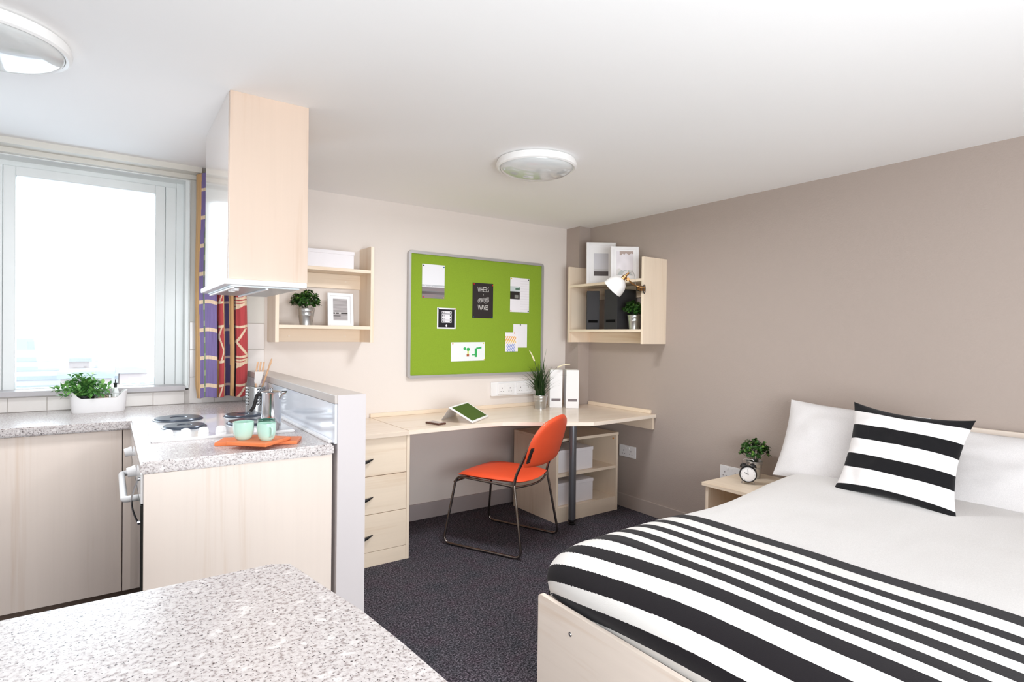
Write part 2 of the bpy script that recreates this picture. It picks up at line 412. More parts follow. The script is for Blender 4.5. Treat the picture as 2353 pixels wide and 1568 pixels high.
# ================================================================== VIEW OUTSIDE
struct('ground_outside', box(-3000, 3000, 6, 6000, -31, -30), m_ground)
def building(x0, x1, y0, y1, z1, m, label, rows=0, cols=0, roof=None, wrow=None):
    b = thing('building', label, 'building', ((x0 + x1) / 2, y0, -30))
    obj('facade', box(x0, x1, y0, y1, -30, z1), m, b)
    if roof: obj('roof', box(x0 - .3, x1 + .3, y0 - .3, y1, z1, z1 + roof), m_bldg[1], b)
    if rows:
        for k in range(rows):
            zt = z1 - (k + .45) * wrow
            if cols == 0: obj('window_band', box(x0 + .4, x1 - .4, y0 - .12, y0, zt - wrow * .42, zt), m_bwin, b)
            else:
                for c in range(cols):
                    cw = (x1 - x0) / cols
                    obj('window', box(x0 + (c + .3) * cw, x0 + (c + .7) * cw, y0 - .12, y0, zt - wrow * .4, zt), m_bwin, b)
    return b
building(-13.5, -4.6, 90, 104, -1.5, m_bldg[0], 'pale office block with bluish window bands, far below the window', 5, 0, None, 1.15)
building(-6.3, -2.3, 106, 116, -3.3, m_bldg[2], 'pinkish low block with pale blue roof beside the banded office block', 0, 0, 0.5)
building(-1.7, 2.1, 99, 105, -0.75, m_bldg[0], 'white tower block with a grid of small windows, middle of the view', 6, 5, None, 0.8)
building(1.05, 6.5, 80, 87, -3.6, m_bldg[2], 'long pinkish building with flat blue roof, nearest in the view', 1, 6, 0.9, 2.6)
building(-4.3, 0.3, 80, 87, -4.1, m_bldg[2], 'low pink hall with wide blue roof behind the herb plant', 0, 0, 0.8)
random.seed(3)
far_lab = ['low pale block on the hazy skyline, bluish', 'long low pale shed on the hazy skyline', 'small whitish block on the hazy skyline']
for i in range(15):
    yy = 190 + i * 48 + random.uniform(0, 8); xx = yy * random.uniform(-0.115, 0.062); h = random.uniform(4, 17); w = random.uniform(6, 26)
    b = building(xx - w / 2, xx + w / 2, yy, yy + 12, -30 + h + yy * .006, m_bldg[random.choice((0, 1, 3, 3))], 'pale low block in the hazy distance of the city view')
    b['group'] = 'distant blocks in the haze'
hb = thing('hills', None, None, (0, 3000, -30)); hb['kind'] = 'structure'
hm = bmesh.new(); pv = None; hn = 60
tops = []; bots = []
for i in range(hn + 1):
    xx = -1500 + 3000 * i / hn; hh = 30 + 24 * noise.noise(Vector((i * .21, 1.3, 0))) + 8 * noise.noise(Vector((i * .7, 0, 0)))
    tops.append(hm.verts.new((xx, 3300, -30 + hh))); bots.append(hm.verts.new((xx, 2700, -30)))
for i in range(hn): hm.faces.new((bots[i], bots[i + 1], tops[i + 1], tops[i]))
obj('hill_slope', hm, m_bldg[3], hb)

# ================================================================== KITCHEN
# peninsula worktop + run under the window (one continuous L-shaped top)
def lpoly():
    return [(0.081, 2.062), (0.668, 2.050), (0.668, YW - .009), (-1.9, YW - .009), (-1.9, 3.048), (0.081, 3.048)]
wt = obj('kitchen_worktop', prism(lpoly(), 0.862, 0.900, .006), m_granite, sm=True)
setp(wt, 'L-shaped speckled grey laminate worktop carrying the white hob, under the window', 'worktop')
# sealing strip and splash panel on the partition
sp = thing('splashback', 'glossy pale blue-white splashback panel on the low partition beside the hob', 'splashback', (0.674, 2.8, 0.9))
obj('panel', box(0.6705, 0.680, 2.052, YW - .01, 0.900, 1.044), plain('splash_white', (228, 232, 240), 0.12, coat=0.5), sp)
obj('sealing_strip', box(0.655, 0.6705, 2.075, YW - .01, 0.900, 0.912, .003), m_whplastic, sp)
# end cabinet of the peninsula
cb = thing('base_cabinet', 'beech base cabinet end panel under the peninsula worktop facing the camera', 'cabinet', (0.38, 2.1, 0))
obj('end_panel', box(0.090, 0.668, 2.068, 2.086, 0.0, 0.861, .001), m_beech, cb)
obj('carcass', box(0.125, 0.668, 2.088, 2.11, 0.0, 0.861), m_beech, cb)
obj('back_panel', box(0.655, 0.668, 2.111, 3.06, 0.0, 0.861), m_beech, cb)
# oven in the peninsula, facing the kitchen side
ov = thing('oven', 'white built-in oven seen edge-on beneath the peninsula worktop, knobs and handle outward', 'oven', (0.1, 2.5, 0))
obj('body', box(0.105, 0.65, 2.115, 3.04, 0.02, 0.858), m_enamel, ov)
obj('fascia', box(0.083, 0.104, 2.0895, 2.98, 0.765, 0.858, .003), m_enamel, ov)
obj('glass_door', box(0.0825, 0.104, 2.0895, 2.98, 0.12, 0.762, .001), m_ovenglass, ov)
for yy in (2.42, 2.82):
    k = cyl((0.083, yy, .805), (0.056, yy, .800), 0.020, 18, r1=0.016); obj('knob', k, m_whplastic, ov, True)
hd = tube(fillet([(0.083, 2.36, .722), (0.046, 2.36, .720), (0.046, 2.80, .720), (0.083, 2.80, .722)], 0.03), 0.011, 12)
obj('handle', hd, m_whplastic, ov, True)
st = thing('cabinet_handle', 'thin curved chrome bow handle at the near edge beside the oven', 'handle', (0.08, 2.1, .77))
pts = [(0.081 - 0.020 * math.sin(PI * i / 12), 2.122, .845 - .15 * i / 12) for i in range(13)]
obj('bow', tube(pts, 0.0028, 8), m_chrome, st, True)
obj('fixing', cyl((0.0765, 2.122, .838), (0.0828, 2.122, .838), .006, 12), m_chrome, st)
obj('fixing', cyl((0.0760, 2.122, .702), (0.0822, 2.122, .702), .006, 12), m_chrome, st)
# cabinets under the window run
def unit(x0, x1, label, filler=False):
    c = thing('base_cabinet', label, 'cabinet', ((x0 + x1) / 2, 3.3, 0), group='base cabinets under the window')
    obj('carcass', box(x0 + .002, x1 - .002, 3.10, YW - .02, 0.13, 0.861), m_beech_dark, c)
    obj('filler_panel' if filler else 'door', box(x0 + .0015, x1 - .0015, 3.077, 3.0985, 0.135, 0.858, .0015), m_beech_dark, c)
    obj('plinth', box(x0, x1, 3.13, 3.145, 0.0, 0.129), m_kick, c)
unit(-0.55, 0.054, 'wide beech cabinet door under the window worktop, next to the corner filler')
unit(-1.15, -0.55, 'beech cabinet under the window worktop, second from the oven corner')
unit(-1.75, -1.15, 'beech cabinet under the window worktop, farthest from the oven corner')
unit(0.054, 0.10, 'narrow beech filler strip cabinet in the corner behind the oven handle', True)
# hob
hb = thing('hob', 'white enamel electric hob with four sealed black plates and white knobs', 'hob', (0.37, 2.72, 0.9))
hob_b = prism([(0.125, 2.402), (0.618, 2.385), (0.628, 3.02), (0.135, 3.03)], 0.9002, 0.911, .003); obj('hob_top', hob_b, m_enamel, hb, True)
for cx, cy, r in ((0.255, 2.915, .092), (0.255, 2.665, .076), (0.515, 2.895, .076), (0.505, 2.655, .092)):
    p = obj('hot_plate', lathe([(0, .9112), (r + .006, .9112), (r + .005, .914), (r, .9155), (r - .003, .921), (r * .36, .921), (r * .33, .9185), (0, .9185)], 40, (cx, cy, 0)), m_plate, hb, True)
for kx, ky in ((0.183, 2.474), (0.241, 2.474), (0.301, 2.476), (0.362, 2.478)):
    obj('knob', lathe([(0, .9112), (.019, .9112), (.0185, .919), (.015, .930), (.008, .9335), (0, .934)], 24, (kx, ky, 0)), m_whplastic, hb, True)
# cooker hood cabinet
hc = thing('hood_cabinet', 'tall beech-veneer cooker hood cabinet hanging from the ceiling above the hob', 'hood', (0.5, 2.64, 1.5))
obj('end_panel', box(0.362, 0.646, 2.328, 2.344, 1.499, ZC, .001), m_hood, hc)
obj('door', box(0.360, 0.374, 2.347, 2.945, 1.499, ZC, .001), m_gloss, hc, label='glossy pale door reflecting the window')
obj('carcass', box(0.376, 0.646, 2.346, 2.945, 1.52, ZC), m_hood, hc)
hu = obj('extractor', box(0.345, 0.642, 2.318, 2.965, 1.478, 1.4985, .003), m_whplastic, hc)
obj('filter', box(0.37, 0.62, 2.345, 2.93, 1.472, 1.4775), m_underhood, hc)
for i in range(2):
    obj('visor_bar', box(0.375 + .12 * i, 0.385 + .12 * i, 2.35, 2.92, 1.466, 1.4715), m_whplastic, hc)
for yy in (2.42, 2.50): obj('switch', lathe([(0, -.01), (.012, -.01), (.014, 0), (0, 0)], 16, (0.40, yy, 1.471)), m_whplastic, hc, True)
# breakfast bar in the foreground
bar_edge = [(0.233, 1.043), (0.262, 1.026), (0.270, 0.985), (0.2865, 0.890), (0.305, 0.791), (0.3165, 0.684), (0.325, 0.570), (0.327, 0.40), (0.320, 0.22), (0.300, 0.05), (0.26, -0.12)]
poly = [(-1.0, 1.043)] + bar_edge + [(-1.0, -0.12)]
ft = thing('breakfast_bar', 'speckled grey laminate breakfast bar with rounded corner, nearest to the camera', 'counter', (-0.3, 0.5, 0))
obj('bar_top', prism(poly[::-1], 0.862, 0.900, .004), m_granite, ft, True)
obj('support', box(-0.98, 0.16, -0.05, 0.96, 0.0, 0.861), m_beech, ft)

# ================================================================== SHELF UNITS
def shelf_unit(name, label, p0, length, depth, axis, z0, zt, zb):
    """axis 'x': on the back wall, fronts face -y; axis 'y': on the right wall, fronts face -x"""
    t = thing(name, label, 'shelf', (p0[0], p0[1], z0), group='wall shelf units')
    th = 0.0205
    def B(a0, a1, d0, d1, za, zb_, bev=.001):
        if axis == 'x': return box(p0[0] + a0, p0[0] + a1, p0[1] - d1, p0[1] - d0, za, zb_, bev)
        return box(p0[0] - d1, p0[0] - d0, p0[1] + a0, p0[1] + a1, za, zb_, bev)
    mh = m_maple_x if axis == 'x' else m_maple_y
    obj('side_panel', B(0, th, 0, depth, z0, z0 + .602), m_maple_z, t); obj('side_panel', B(length - th, length, 0, depth, z0, z0 + .602), m_maple_z, t)
    for zz in (zt, zb): obj('shelf_board', B(th, length - th, 0.0185, depth - .001, zz - .02, zz), mh, t)
    for zz, h in ((zt, .09), (zb, zb - .021 - z0)):
        r = obj('back_rail', B(th, length - th, 0, 0.018, zz - .0205 - h, zz - .0205), mh, t)
        for a in ((.12, length - .12) if axis == 'x' else (.12,)):
            c = (p0[0] + a, p0[1] - .018, zz - .065) if axis == 'x' else (p0[0] - .018, p0[1] + a, zz - .065)
            c2 = (c[0], c[1] - .003, c[2]) if axis == 'x' else (c[0] - .003, c[1], c[2])
            obj('screw_cap', cyl(c, c2, .006, 12), m_edge, r)
    return t
shelf_unit('wall_shelf', 'maple two-tier wall shelf beside the hood, holding a box, plant and small frame', (0.7755, YW), 0.586, 0.20, 'x', 1.247, 1.699, 1.348)
shelf_unit('wall_shelf', 'maple two-tier wall shelf on the grey wall above the corner desk', (XR, 2.679), 0.79, 0.24, 'y', 1.254, 1.7085, 1.356)

# ================================================================== DESK
desk = thing('corner_desk', 'light maple corner desk with curved front edge and grey tube leg', 'desk', (2.3, 3.3, 0.745))
front = [(1.4185, 3.024), (1.60, 3.025), (1.86, 3.030), (1.992, 3.026), (2.065, 3.012), (2.128, 2.988), (2.219, 2.918), (2.295, 2.864), (2.371, 2.810), (2.44, 2.782), (2.51, 2.748), (2.579, 2.711), (2.68, 2.711), (2.788, 2.719), (2.95, 2.732), (XR - .002, 2.755)]
dp = front + [(XR - .002, 3.471), (3.116, 3.471), (3.116, YW - .001), (1.4185, YW - .001)]
obj('desk_top', prism(dp, 0.7195, 0.745, .0025), m_desktop, desk, True)
e = bmesh.new()
for (a, b) in zip(front, front[1:]):
    d = (Vector((b[0] - a[0], b[1] - a[1], 0))).normalized(); nrm = Vector((d.y, -d.x, 0)) * .0012
    v = [Vector((a[0], a[1], .7215)) + nrm, Vector((b[0], b[1], .7215)) + nrm, Vector((b[0], b[1], .7425)) + nrm, Vector((a[0], a[1], .7425)) + nrm]
    e.faces.new([e.verts.new(p) for p in v])
obj('front_edging', e, m_edge, desk)
obj('upstand', box(1.4185, 3.116, YW - .02, YW - .001, .7455, .772, .001), m_maple_x, desk)
obj('upstand', box(XR - .02, XR - .001, 2.80, 3.452, .7455, .772, .001), m_maple_y, desk)
obj('support_rail', box(XR - .0205, XR - .001, 2.775, 3.45, .632, .7190, .001), m_maple_y, desk)
obj('support_rail', box(1.447, 2.9, YW - .02, YW - .001, .632, .7190, .001), m_maple_x, desk)
leg = obj('leg', cyl((2.625, 2.965, .032), (2.625, 2.965, .7194), .0255, 28), m_greyleg, desk, True)
obj('adjustable_foot', lathe([(0, 0.0), (.026, 0.0), (.027, .008), (.018, .014), (.018, .020), (.026, .024), (.026, .034), (0, .034)], 24, (2.625, 2.965, 0)), m_black, leg, True)

# drawer pedestal
ped = thing('drawer_pedestal', 'maple pedestal of three drawers with black bow handles at the desk end', 'drawers', (1.15, 3.3, 0))
X0, X1, YF = 0.86, 1.4305, 3.032
obj('top_board', box(X0 - .002, 1.4170, 3.012, YW - .001, .7195, .745, .0015), m_desktop, ped)
obj('side_panel', box(X1 - .019, X1, YF, YW - .02, 0, .7190, .001), m_maple_z, ped)
obj('side_panel', box(X0, X0 + .019, YF, YW - .02, 0, .7190, .001), m_maple_z, ped)
obj('back_panel', box(X0 + .0195, X1 - .0195, YW - .04, YW - .022, 0, .7190), m_maple_z, ped)
obj('plinth', box(X0 + .0195, X1 - .0195, YF + .002, YF + .02, 0, .0815, .001), m_maple_x, ped)
for z0, z1 in ((.0835, .2915), (.2945, .5045), (.5075, .7165)):
    d = obj('drawer', box(X0 + .0205, X1 - .0205, YF + .0005, YF + .019, z0, z1, .001), m_maple_x, ped)
    zc = z0 + (z1 - z0) * .46; hx = 1.135
    pts = [(hx - .075 + .15 * i / 14, YF - .003 - .020 * math.sin(PI * i / 14), zc - .012 * math.cos(PI * (i / 14 - .5))) for i in range(15)]
    rad = [.002 + .0085 * math.sin(PI * i / 14) for i in range(15)]
    obj('handle', tube(pts, .008, 10, radii=rad), m_black, d, True)

# low open cabinet under the desk
lc = thing('low_cabinet', 'low open maple cabinet with two compartments under the corner desk', 'cabinet', (2.85, 3.3, 0))
obj('side_panel', box(2.534, 2.5535, 3.03, 3.535, 0, .5655, .001), m_maple_z, lc); obj('side_panel', box(3.116, 3.1355, 3.03, 3.468, 0, .5655, .001), m_maple_z, lc)
obj('top_board', prism([(2.533, 3.027), (3.1365, 3.027), (3.1365, 3.468), (3.114, 3.468), (3.114, 3.535), (2.533, 3.535)], .566, .585), m_maple_x, lc)
obj('shelf_board', box(2.554, 3.1155, 3.034, 3.51, .316, .336, .001), m_maple_x, lc)
obj('bottom_board', box(2.554, 3.1155, 3.046, 3.51, .085, .104, .001), m_maple_x, lc)
obj('plinth', box(2.554, 3.1155, 3.031, 3.045, 0, .104, .001), m_maple_x, lc)
obj('back_panel', box(2.554, 3.1155, 3.512, 3.53, 0, .5655), plain('dark_back_panel', (120, 100, 84), .7), lc)
obj('cam_fitting', cyl((3.1155, 3.06, .535), (3.112, 3.06, .535), .007, 14), plain('amber_fitting', (216, 150, 84), .5), lc)

# ================================================================== STORAGE BOXES
def storage_box(label, x0, x1, y0, y1, z0, h, rz=0, group=None, lidh=.024):
    cx, cy = (x0 + x1) / 2, (y0 + y1) / 2
    t = thing('storage_box', label, 'box', (cx, cy, z0), rz, group)
    w, d = (x1 - x0) / 2, (y1 - y0) / 2
    obj('box_body', box(-w + .003, w - .003, -d + .003, d - .003, 0, h - .004, .002), m_boxcard, t, world=False)
    obj('lid', box(-w, w, -d, d, h - lidh, h, .002), m_boxcard, t, world=False); return t
G = 'white lidded card boxes'
storage_box('white lidded box on the top tier of the shelf beside the hood', 0.90, 1.238, 3.44, 3.60, 1.6995, .105, 0, G, .022)
storage_box('white lidded box in the upper compartment of the low desk cabinet', 2.565, 2.915, 3.065, 3.30, .3365, .158, 0.0, G)
storage_box('white lidded box in the lower compartment of the low desk cabinet', 2.565, 2.92, 3.065, 3.30, .1045, .158, 0.0, G)

# ================================================================== FILE BOXES
def file_box(label, loc, rz, m, w=.082, h=.30, d=.235, group=None, lm=None):
    t = thing('magazine_file', label, 'file box', loc, rz, group)
    obj('box_body', box(-w / 2, w / 2, 0, d, 0, h, .0015), m, t, world=False)
    obj('label_slot', box(-w * .36, w * .36, -.0012, -.0002, .052, .072), lm or m_label, t, world=False); return t
ang = 0.60
file_box('white file box with grey label on the desk, next to the grass plant', (2.835, 3.405, .7455), -ang, m_whcard, .098, .295, .16, 'white file boxes on the desk')
file_box('white file box with grey label on the desk, nearest the grey wall', (2.925, 3.315, .7455), -ang, m_whcard, .098, .295, .18, 'white file boxes on the desk')
file_box('black file box on the grey-wall shelf, next to its far side panel', (3.042, 3.222, 1.3565), -.72, m_blackcard, .096, .296, .19, 'black file boxes on the wall shelf', plain('matte_black_slot', (10, 9, 9), .95, spec=0.1))
file_box('black file box on the grey-wall shelf, beside the small plant', (3.02, 3.012, 1.3565), -PI / 2 - .03, m_blackcard, .135, .296, .19, 'black file boxes on the wall shelf', bpy.data.materials['matte_black_slot'])

# ================================================================== FRAMES
def frame(label, loc, rz, w, h, d, fn, mat_w=.2, lean=0.0, border=.02, pw=.5, ph=.55, pz=.5):
    t = thing('picture_frame', label, 'picture frame', loc, rz)
    L = Matrix.Rotation(-lean, 4, 'X')
    def P(bm): bm.transform(L); return bm
    f = bmesh.new(); b = border
    bx(f, -w / 2, -w / 2 + b, 0, d, 0, h, .001); bx(f, w / 2 - b, w / 2, 0, d, 0, h, .001)
    bx(f, -w / 2 + b, w / 2 - b, 0, d, 0, b, .001); bx(f, -w / 2 + b, w / 2 - b, 0, d, h - b, h, .001)
    obj('frame', P(f), m_whplastic, t, world=False)
    obj('mount', P(box(-w / 2 + b, w / 2 - b, d * .35, d * .6, b, h - b)), m_whcard, t, world=False)
    gw, gh = w * pw, h * ph
    o = grid_print('picture', gw, gh, 26, 36, fn, m_vprint, t, L @ Matrix.Translation((-gw / 2, d * .35 - .0012, h * pz - gh / 2)), False)
    return t
def fix_local(t):  # grid_print transforms with the parent's world inverse; undo for local-space pieces
    pass
_gp = grid_print
def grid_print(name, w, h, nx, nz, fn, mat, parent, wm, sm=False):
    return _gp(name, w, h, nx, nz, fn, mat, parent, (W_(parent) if parent is not None else Matrix()) @ wm, sm)
def pic_lines(u, v):
    if .30 < v < .37: return (52, 46, 46) if not (.1 < u < .2 or .4 < u < .55) else (200, 196, 194)
    if .2 < v < .235 and u < .5: return (90, 84, 84)
    return (186, 180, 180) if int(v * 36) % 2 else (146, 140, 140)
def pic_sea(u, v):
    if v < .20: return (92, 84, 84)
    if v < .30: return (196, 194, 196)
    return (214 - 16 * v, 212 - 16 * v, 216 - 14 * v)
def pic_cloud(u, v):
    n = noise.noise(Vector((u * 3, v * 3, 4)))
    if v > .88 + .1 * noise.noise(Vector((u * 6, 0, 0))) and u > .2: return (176, 158, 150)
    if v < .22 + .1 * n: return (180, 184, 182) if n < .1 else (214, 210, 208)
    return (226 + 12 * n, 220 + 12 * n, 224 + 12 * n)
frame('small white frame with grey striped picture on the shelf beside the hood', (1.178, 3.50, 1.3485), 0.0, .160, .205, .020, pic_lines, lean=.10, border=.017, pw=.56, ph=.66)
frame('tall white frame with grey seascape, leaning behind on the grey-wall shelf', (3.108, 3.206, 1.709), -.60, .226, .325, .022, pic_sea, lean=.07, border=.02, pw=.50, ph=.54, pz=.47)
frame('shorter white frame with cloudy picture, overlapping in front on the grey-wall shelf', (3.076, 2.927, 1.709), -.60, .204, .256, .020, pic_cloud, lean=.07, border=.02, pw=.60, ph=.70, pz=.52)

# ================================================================== PIN BOARD
pb = thing('pin_board', 'large green felt pin board with silver aluminium frame above the desk', 'pin board', (2.267, YW, 1.44))
fo, fi = (1.678, 2.859, .998, 1.881), (1.697, 2.840, 1.016, 1.862)
def rrect(x0, x1, z0, z1, r, n=6):
    o = []
    for cx, cz, a in ((x1 - r, z1 - r, 0), (x0 + r, z1 - r, PI / 2), (x0 + r, z0 + r, PI), (x1 - r, z0 + r, 1.5 * PI)):
        for i in range(n + 1): o.append((cx + r * math.cos(a + PI / 2 * i / n), cz + r * math.sin(a + PI / 2 * i / n)))
    return o
def ring(o, i, y0, y1):
    bm = bmesh.new(); n = len(o)
    A = [[bm.verts.new((p[0], y, p[1])) for p in q] for q, y in ((o, y0), (i, y0), (i, y1), (o, y1))]
    for k in range(n):
        j = (k + 1) % n
        for a, b in ((0, 1), (1, 2), (2, 3), (3, 0)): bm.faces.new((A[a][k], A[a][j], A[b][j], A[b][k]))
    bmesh.ops.recalc_face_normals(bm, faces=bm.faces[:]); return bm
obj('frame', ring(rrect(*fo, .022), rrect(*fi, .006), 3.604, YW - .001), m_alu, pb)
obj('felt_panel', box(fi[0], fi[1], 3.614, YW - .002, fi[2], fi[3]), m_green, pb)
PY = 3.6125
def poster(label, x0, x1, z0, z1, fn, tilt=0.0, nx=30, nz=44, pins=(), tag='poster', cat='poster', y=PY):
    t = thing(tag, label, cat, (x0, y, z0), 0, 'papers pinned to the green board'); t.rotation_euler = (0, tilt, 0)
    grid_print('sheet', x1 - x0, z1 - z0, nx, nz, fn, m_vprint, t, Matrix(), False)
    o = kids(t)[0]; md = o.modifiers.new('thick', 'SOLIDIFY'); md.thickness = .0004; md.offset = 1
    for u, v, c in pins:
        px, pz = (x1 - x0) * u, (z1 - z0) * v
        obj('pin', lathe([(0, 0), (.0045, 0), (.0045, .003), (.003, .006), (0, .0065)], 12), plain('pin_%d_%d_%d' % c, c, .4), t, True, world=False).matrix_local = Matrix.Translation((px, -.0012, pz)) @ Matrix.Rotation(PI / 2, 4, 'X')
    return t
RED, BLU, YEL, DRK = (206, 40, 46), (24, 96, 140), (226, 200, 60), (44, 44, 52)
def p_beach(u, v):
    if v > .40: return (232, 232, 236)
    if v > .335:
        n = noise.noise(Vector((u * 22, 0, 2))); return (188, 190, 194) if v > .36 + .02 * n and v < .395 + .03 * n else (214, 214, 218)
    if .13 < v < .20: return (92 + 20 * u, 84 + 20 * u, 86 + 20 * u)
    return (134 + 16 * noise.noise(Vector((u * 2, v * 30, 0))), 124, 126)
poster('pinned print of a pale misty shoreline over dark grey water', 1.783, 1.960, 1.557, 1.796, p_beach, 0, 24, 40, ((.06, .95, DRK), (.96, .94, BLU), (.05, .03, RED), (.95, .03, YEL)))
def p_dark(u, v):
    if .46 < v < .62 and .28 < u < .80:
        d1 = math.hypot((u - .40) * .7, (v - .50)); d2 = math.hypot((u - .70) * .7, (v - .50))
        if .035 < d1 < .065 or .035 < d2 < .065: return (150, 146, 144)
        if abs(v - (.53 + .12 * (u - .4))) < .035: return (120, 116, 114)
    return (46, 40, 40)
pd = poster('black poster lettered WHEELS and WAVES with a grey motorcycle drawing', 2.195, 2.377, 1.429, 1.691, p_dark, 0, 30, 46, ((.06, .96, RED), (.96, .95, RED), (.05, .03, BLU), (.95, .03, BLU)))
for word, zz, w in (('WHEELS', .212, .50), ('&', .176, .5), ('WAVES', .078, .53)):
    sz = .054 if len(word) > 4 else .016
    bm = text_mesh(word, sz, w); bm.transform(W_(pd) @ Matrix.Translation((.093, -.0016, zz)))
    obj('lettering', bm, plain('poster_letters', (204, 200, 196), .7), pd)
for i in range(3):
    pts = [(.062 + .0 + .026 * math.cos(a * PI / 8) * .6, -.0016, .127 + .016 * math.sin(a * PI / 8)) for a in range(16)]
    if i == 2: break
    b = tube([Vector((p[0] + i * .052, p[1], p[2])) for p in pts], .0016, 6, closed=True); b.transform(W_(pd)); obj('wheel_drawing', b, plain('poster_grey', (170, 166, 164), .7), pd)
def p_photo(u, v):
    if u < .5 and .38 < v < .60: return (44, 40, 38) if not (abs(u - .33) < .1 and abs(v - .45) < .04) else (130, 130, 124)
    if u < .5 and .60 < v < .74:
        if .25 < u and abs(v - .67 - .08 * (u - .3)) < .03: return (84, 116, 98)
        return (196, 204, 204)
    return (236, 232, 236) if int(v * 40) % 3 or u < .55 else (228, 224, 228)
poster('white pinned page with a small dark photograph on its side', 2.535, 2.718, 1.485, 1.752, p_photo, 0, 26, 40, ((.05, .97, YEL), (.95, .96, DRK), (.04, .03, RED), (.95, .03, DRK)))
def p_ticket(u, v):
    if u < .06 or u > .93 or v < .06 or v > .94: return (236, 234, 238)
    if .24 < u < .78 and .28 < v < .84:
        k = (v - .28) / .14; fr_ = k - int(k)
        if fr_ < .12: return (30, 28, 34)
        if (.28 < u < .32 or .36 < u < .39 or .68 < u < .72) and .3 < fr_ < .8: return (60, 58, 64)
        return (228, 226, 230)
    if math.hypot(u - .5, (v - .15)) < .055: return (228, 226, 230)
    return (30, 28, 34)
poster('small square black print with four rows of white tickets', 1.903, 2.055, 1.344, 1.494, p_ticket, 0, 44, 44, ((.05, .95, BLU), (.95, .95, RED), (.96, .03, (230, 230, 230))))
def p_green(u, v):
    gcol = (58, 172, 92)
    if math.hypot((u - .50) * .9, (v - .62) * .5) < .045 or math.hypot((u - .40) * 1, (v - .66) * .5) < .04: return gcol
    if .47 < u < .52 and .36 < v < .56: return (210, 220, 120)
    if .45 < u < .53 and .24 < v < .36: return (168, 92, 60)
    if .69 < u < .77 and .2 < v < .66: return gcol
    if .74 < u < .90 and abs(v - .66 - .3 * (u - .74)) < .05: return gcol
    if .61 < u < .70 and abs(v - .32) < .03: return gcol
    return (232, 236, 236)
poster('wide white child drawing with green plant-like shapes', 2.019, 2.309, 1.109, 1.247, p_green, -.012, 150, 72, ((.05, .93, (226, 150, 60)), (.96, .94, YEL), (.98, .05, YEL)), 'drawing', 'drawing')
poster('blank white paper pinned above the crayon drawing', 2.568, 2.702, 1.209, 1.391, lambda u, v: (236, 233, 236), 0, 4, 4, ((.5, .97, DRK),), 'paper_sheet', 'paper')
def p_crayon(u, v):
    s = (u * .75 + (1 - v) * -.9)
    if v > .42 and v < .8 and u < .85 and abs(((u - v * .8) * 6) % 1 - .5) < .28: return (240, 170, 80) if v > .6 else (240, 200, 110)
    if v < .40 and .12 < u < .8 and abs(((u - v * .7) * 8) % 1 - .5) < .26: return (130, 150, 214)
    return (240, 236, 238)
poster('small crayon drawing with orange and blue strokes', 2.490, 2.612, 1.178, 1.325, p_crayon, 0, 90, 90, ((.72, .97, RED),), 'drawing', 'drawing', PY - .0025)

# ================================================================== SOCKETS
def socket(label, loc, rz, w=.146, h=.086):
    t = thing('wall_socket', label, 'socket', loc, rz)
    obj('plate', box(-w / 2, w / 2, -.009, 0, -h / 2, h / 2, .002), m_whplastic, t, world=False)
    for sx in (-.037, .037):
        for dx, dz, a, b in ((0, .012, .0025, .005), (-.011, -.012, .004, .002), (.011, -.012, .004, .002)):
            obj('pin_slot', box(sx + dx - a, sx + dx + a, -.0094, -.0091, dz - b - .008, dz + b - .008), m_label, t, world=False)
        obj('rocker_switch', box(sx * .45 - .005, sx * .45 + .005, -.012, -.0091, .018, .033, .001), m_whplastic, t, world=False)
    return t
tk = thing('cable_trunking', 'white cable trunking on the wall behind the desk, below the pin board', 'trunking', (2.62, YW, .885))
obj('channel', box(2.372, 2.86, 3.612, YW - .001, .8385, .945, .004), m_whplastic, tk)
obj('channel_lid', box(2.372, 2.86, 3.610, 3.6118, .8385, .852, .0005), m_whplastic, tk)
socket('white double socket on the trunking behind the desk, nearer the tablet', (2.50, 3.6095, .893), 0)
socket('white double socket on the trunking behind the desk, nearer the grass plant', (2.675, 3.6095, .893), 0)
socket('white double socket low on the grey wall under the desk end', (XR - .001, 3.024, .430), -PI / 2, .165, .088)
socket('white double socket on the grey wall behind the alarm clock', (XR - .001, 2.145, .442), -PI / 2)

# ================================================================== CHAIR
CH = thing('desk_chair', 'orange vinyl chair with dark chrome sled frame at the desk', 'chair', (2.094, 3.041, 0), 0)
cf = Vector((-.42, .907)); cf.normalize(); cs = Vector((cf.y, -cf.x))
def cl(a, b, z): return Vector((2.062 + cf.x * a + cs.x * b, 2.993 + cf.y * a + cs.y * b, z))
for s in (-1, 1):
    pts = fillet([cl(-.205, .216 * s, .418), cl(-.277, .250 * s, .010), cl(.272, .262 * s, .010), cl(.212, .212 * s, .422), cl(-.20, .205 * s, .406)], .05, 8)
    obj('side_frame', tube(pts, .0078, 12), m_tube, CH, True)
    pts = fillet([cl(-.200, .214 * s, .400), cl(-.212, .215 * s, .47), cl(-.294, .217 * s, .64), cl(-.322, .206 * s, .700)], .05, 6)
    obj('back_tube', tube(pts, .0085, 12), m_tube, CH, True)
    obj('glide', cyl(cl(.20, .259 * s, .003), cl(.23, .2595 * s, .003), .0032, 8), m_black, CH); obj('glide', cyl(cl(-.22, .252 * s, .003), cl(-.19, .252 * s, .003), .0032, 8), m_black, CH)
obj('crossbar', tube([cl(.222, -.222, .385), cl(.222, .222, .385)], .006, 10), m_tube, CH, True)
rr = [cl(-.20 - .045 * math.sin(PI * i / 12), -.214 + .428 * i / 12, .404 - .008 * math.sin(PI * i / 12)) for i in range(13)]
obj('rear_bar', tube(rr, .0065, 10), m_tube, CH, True)
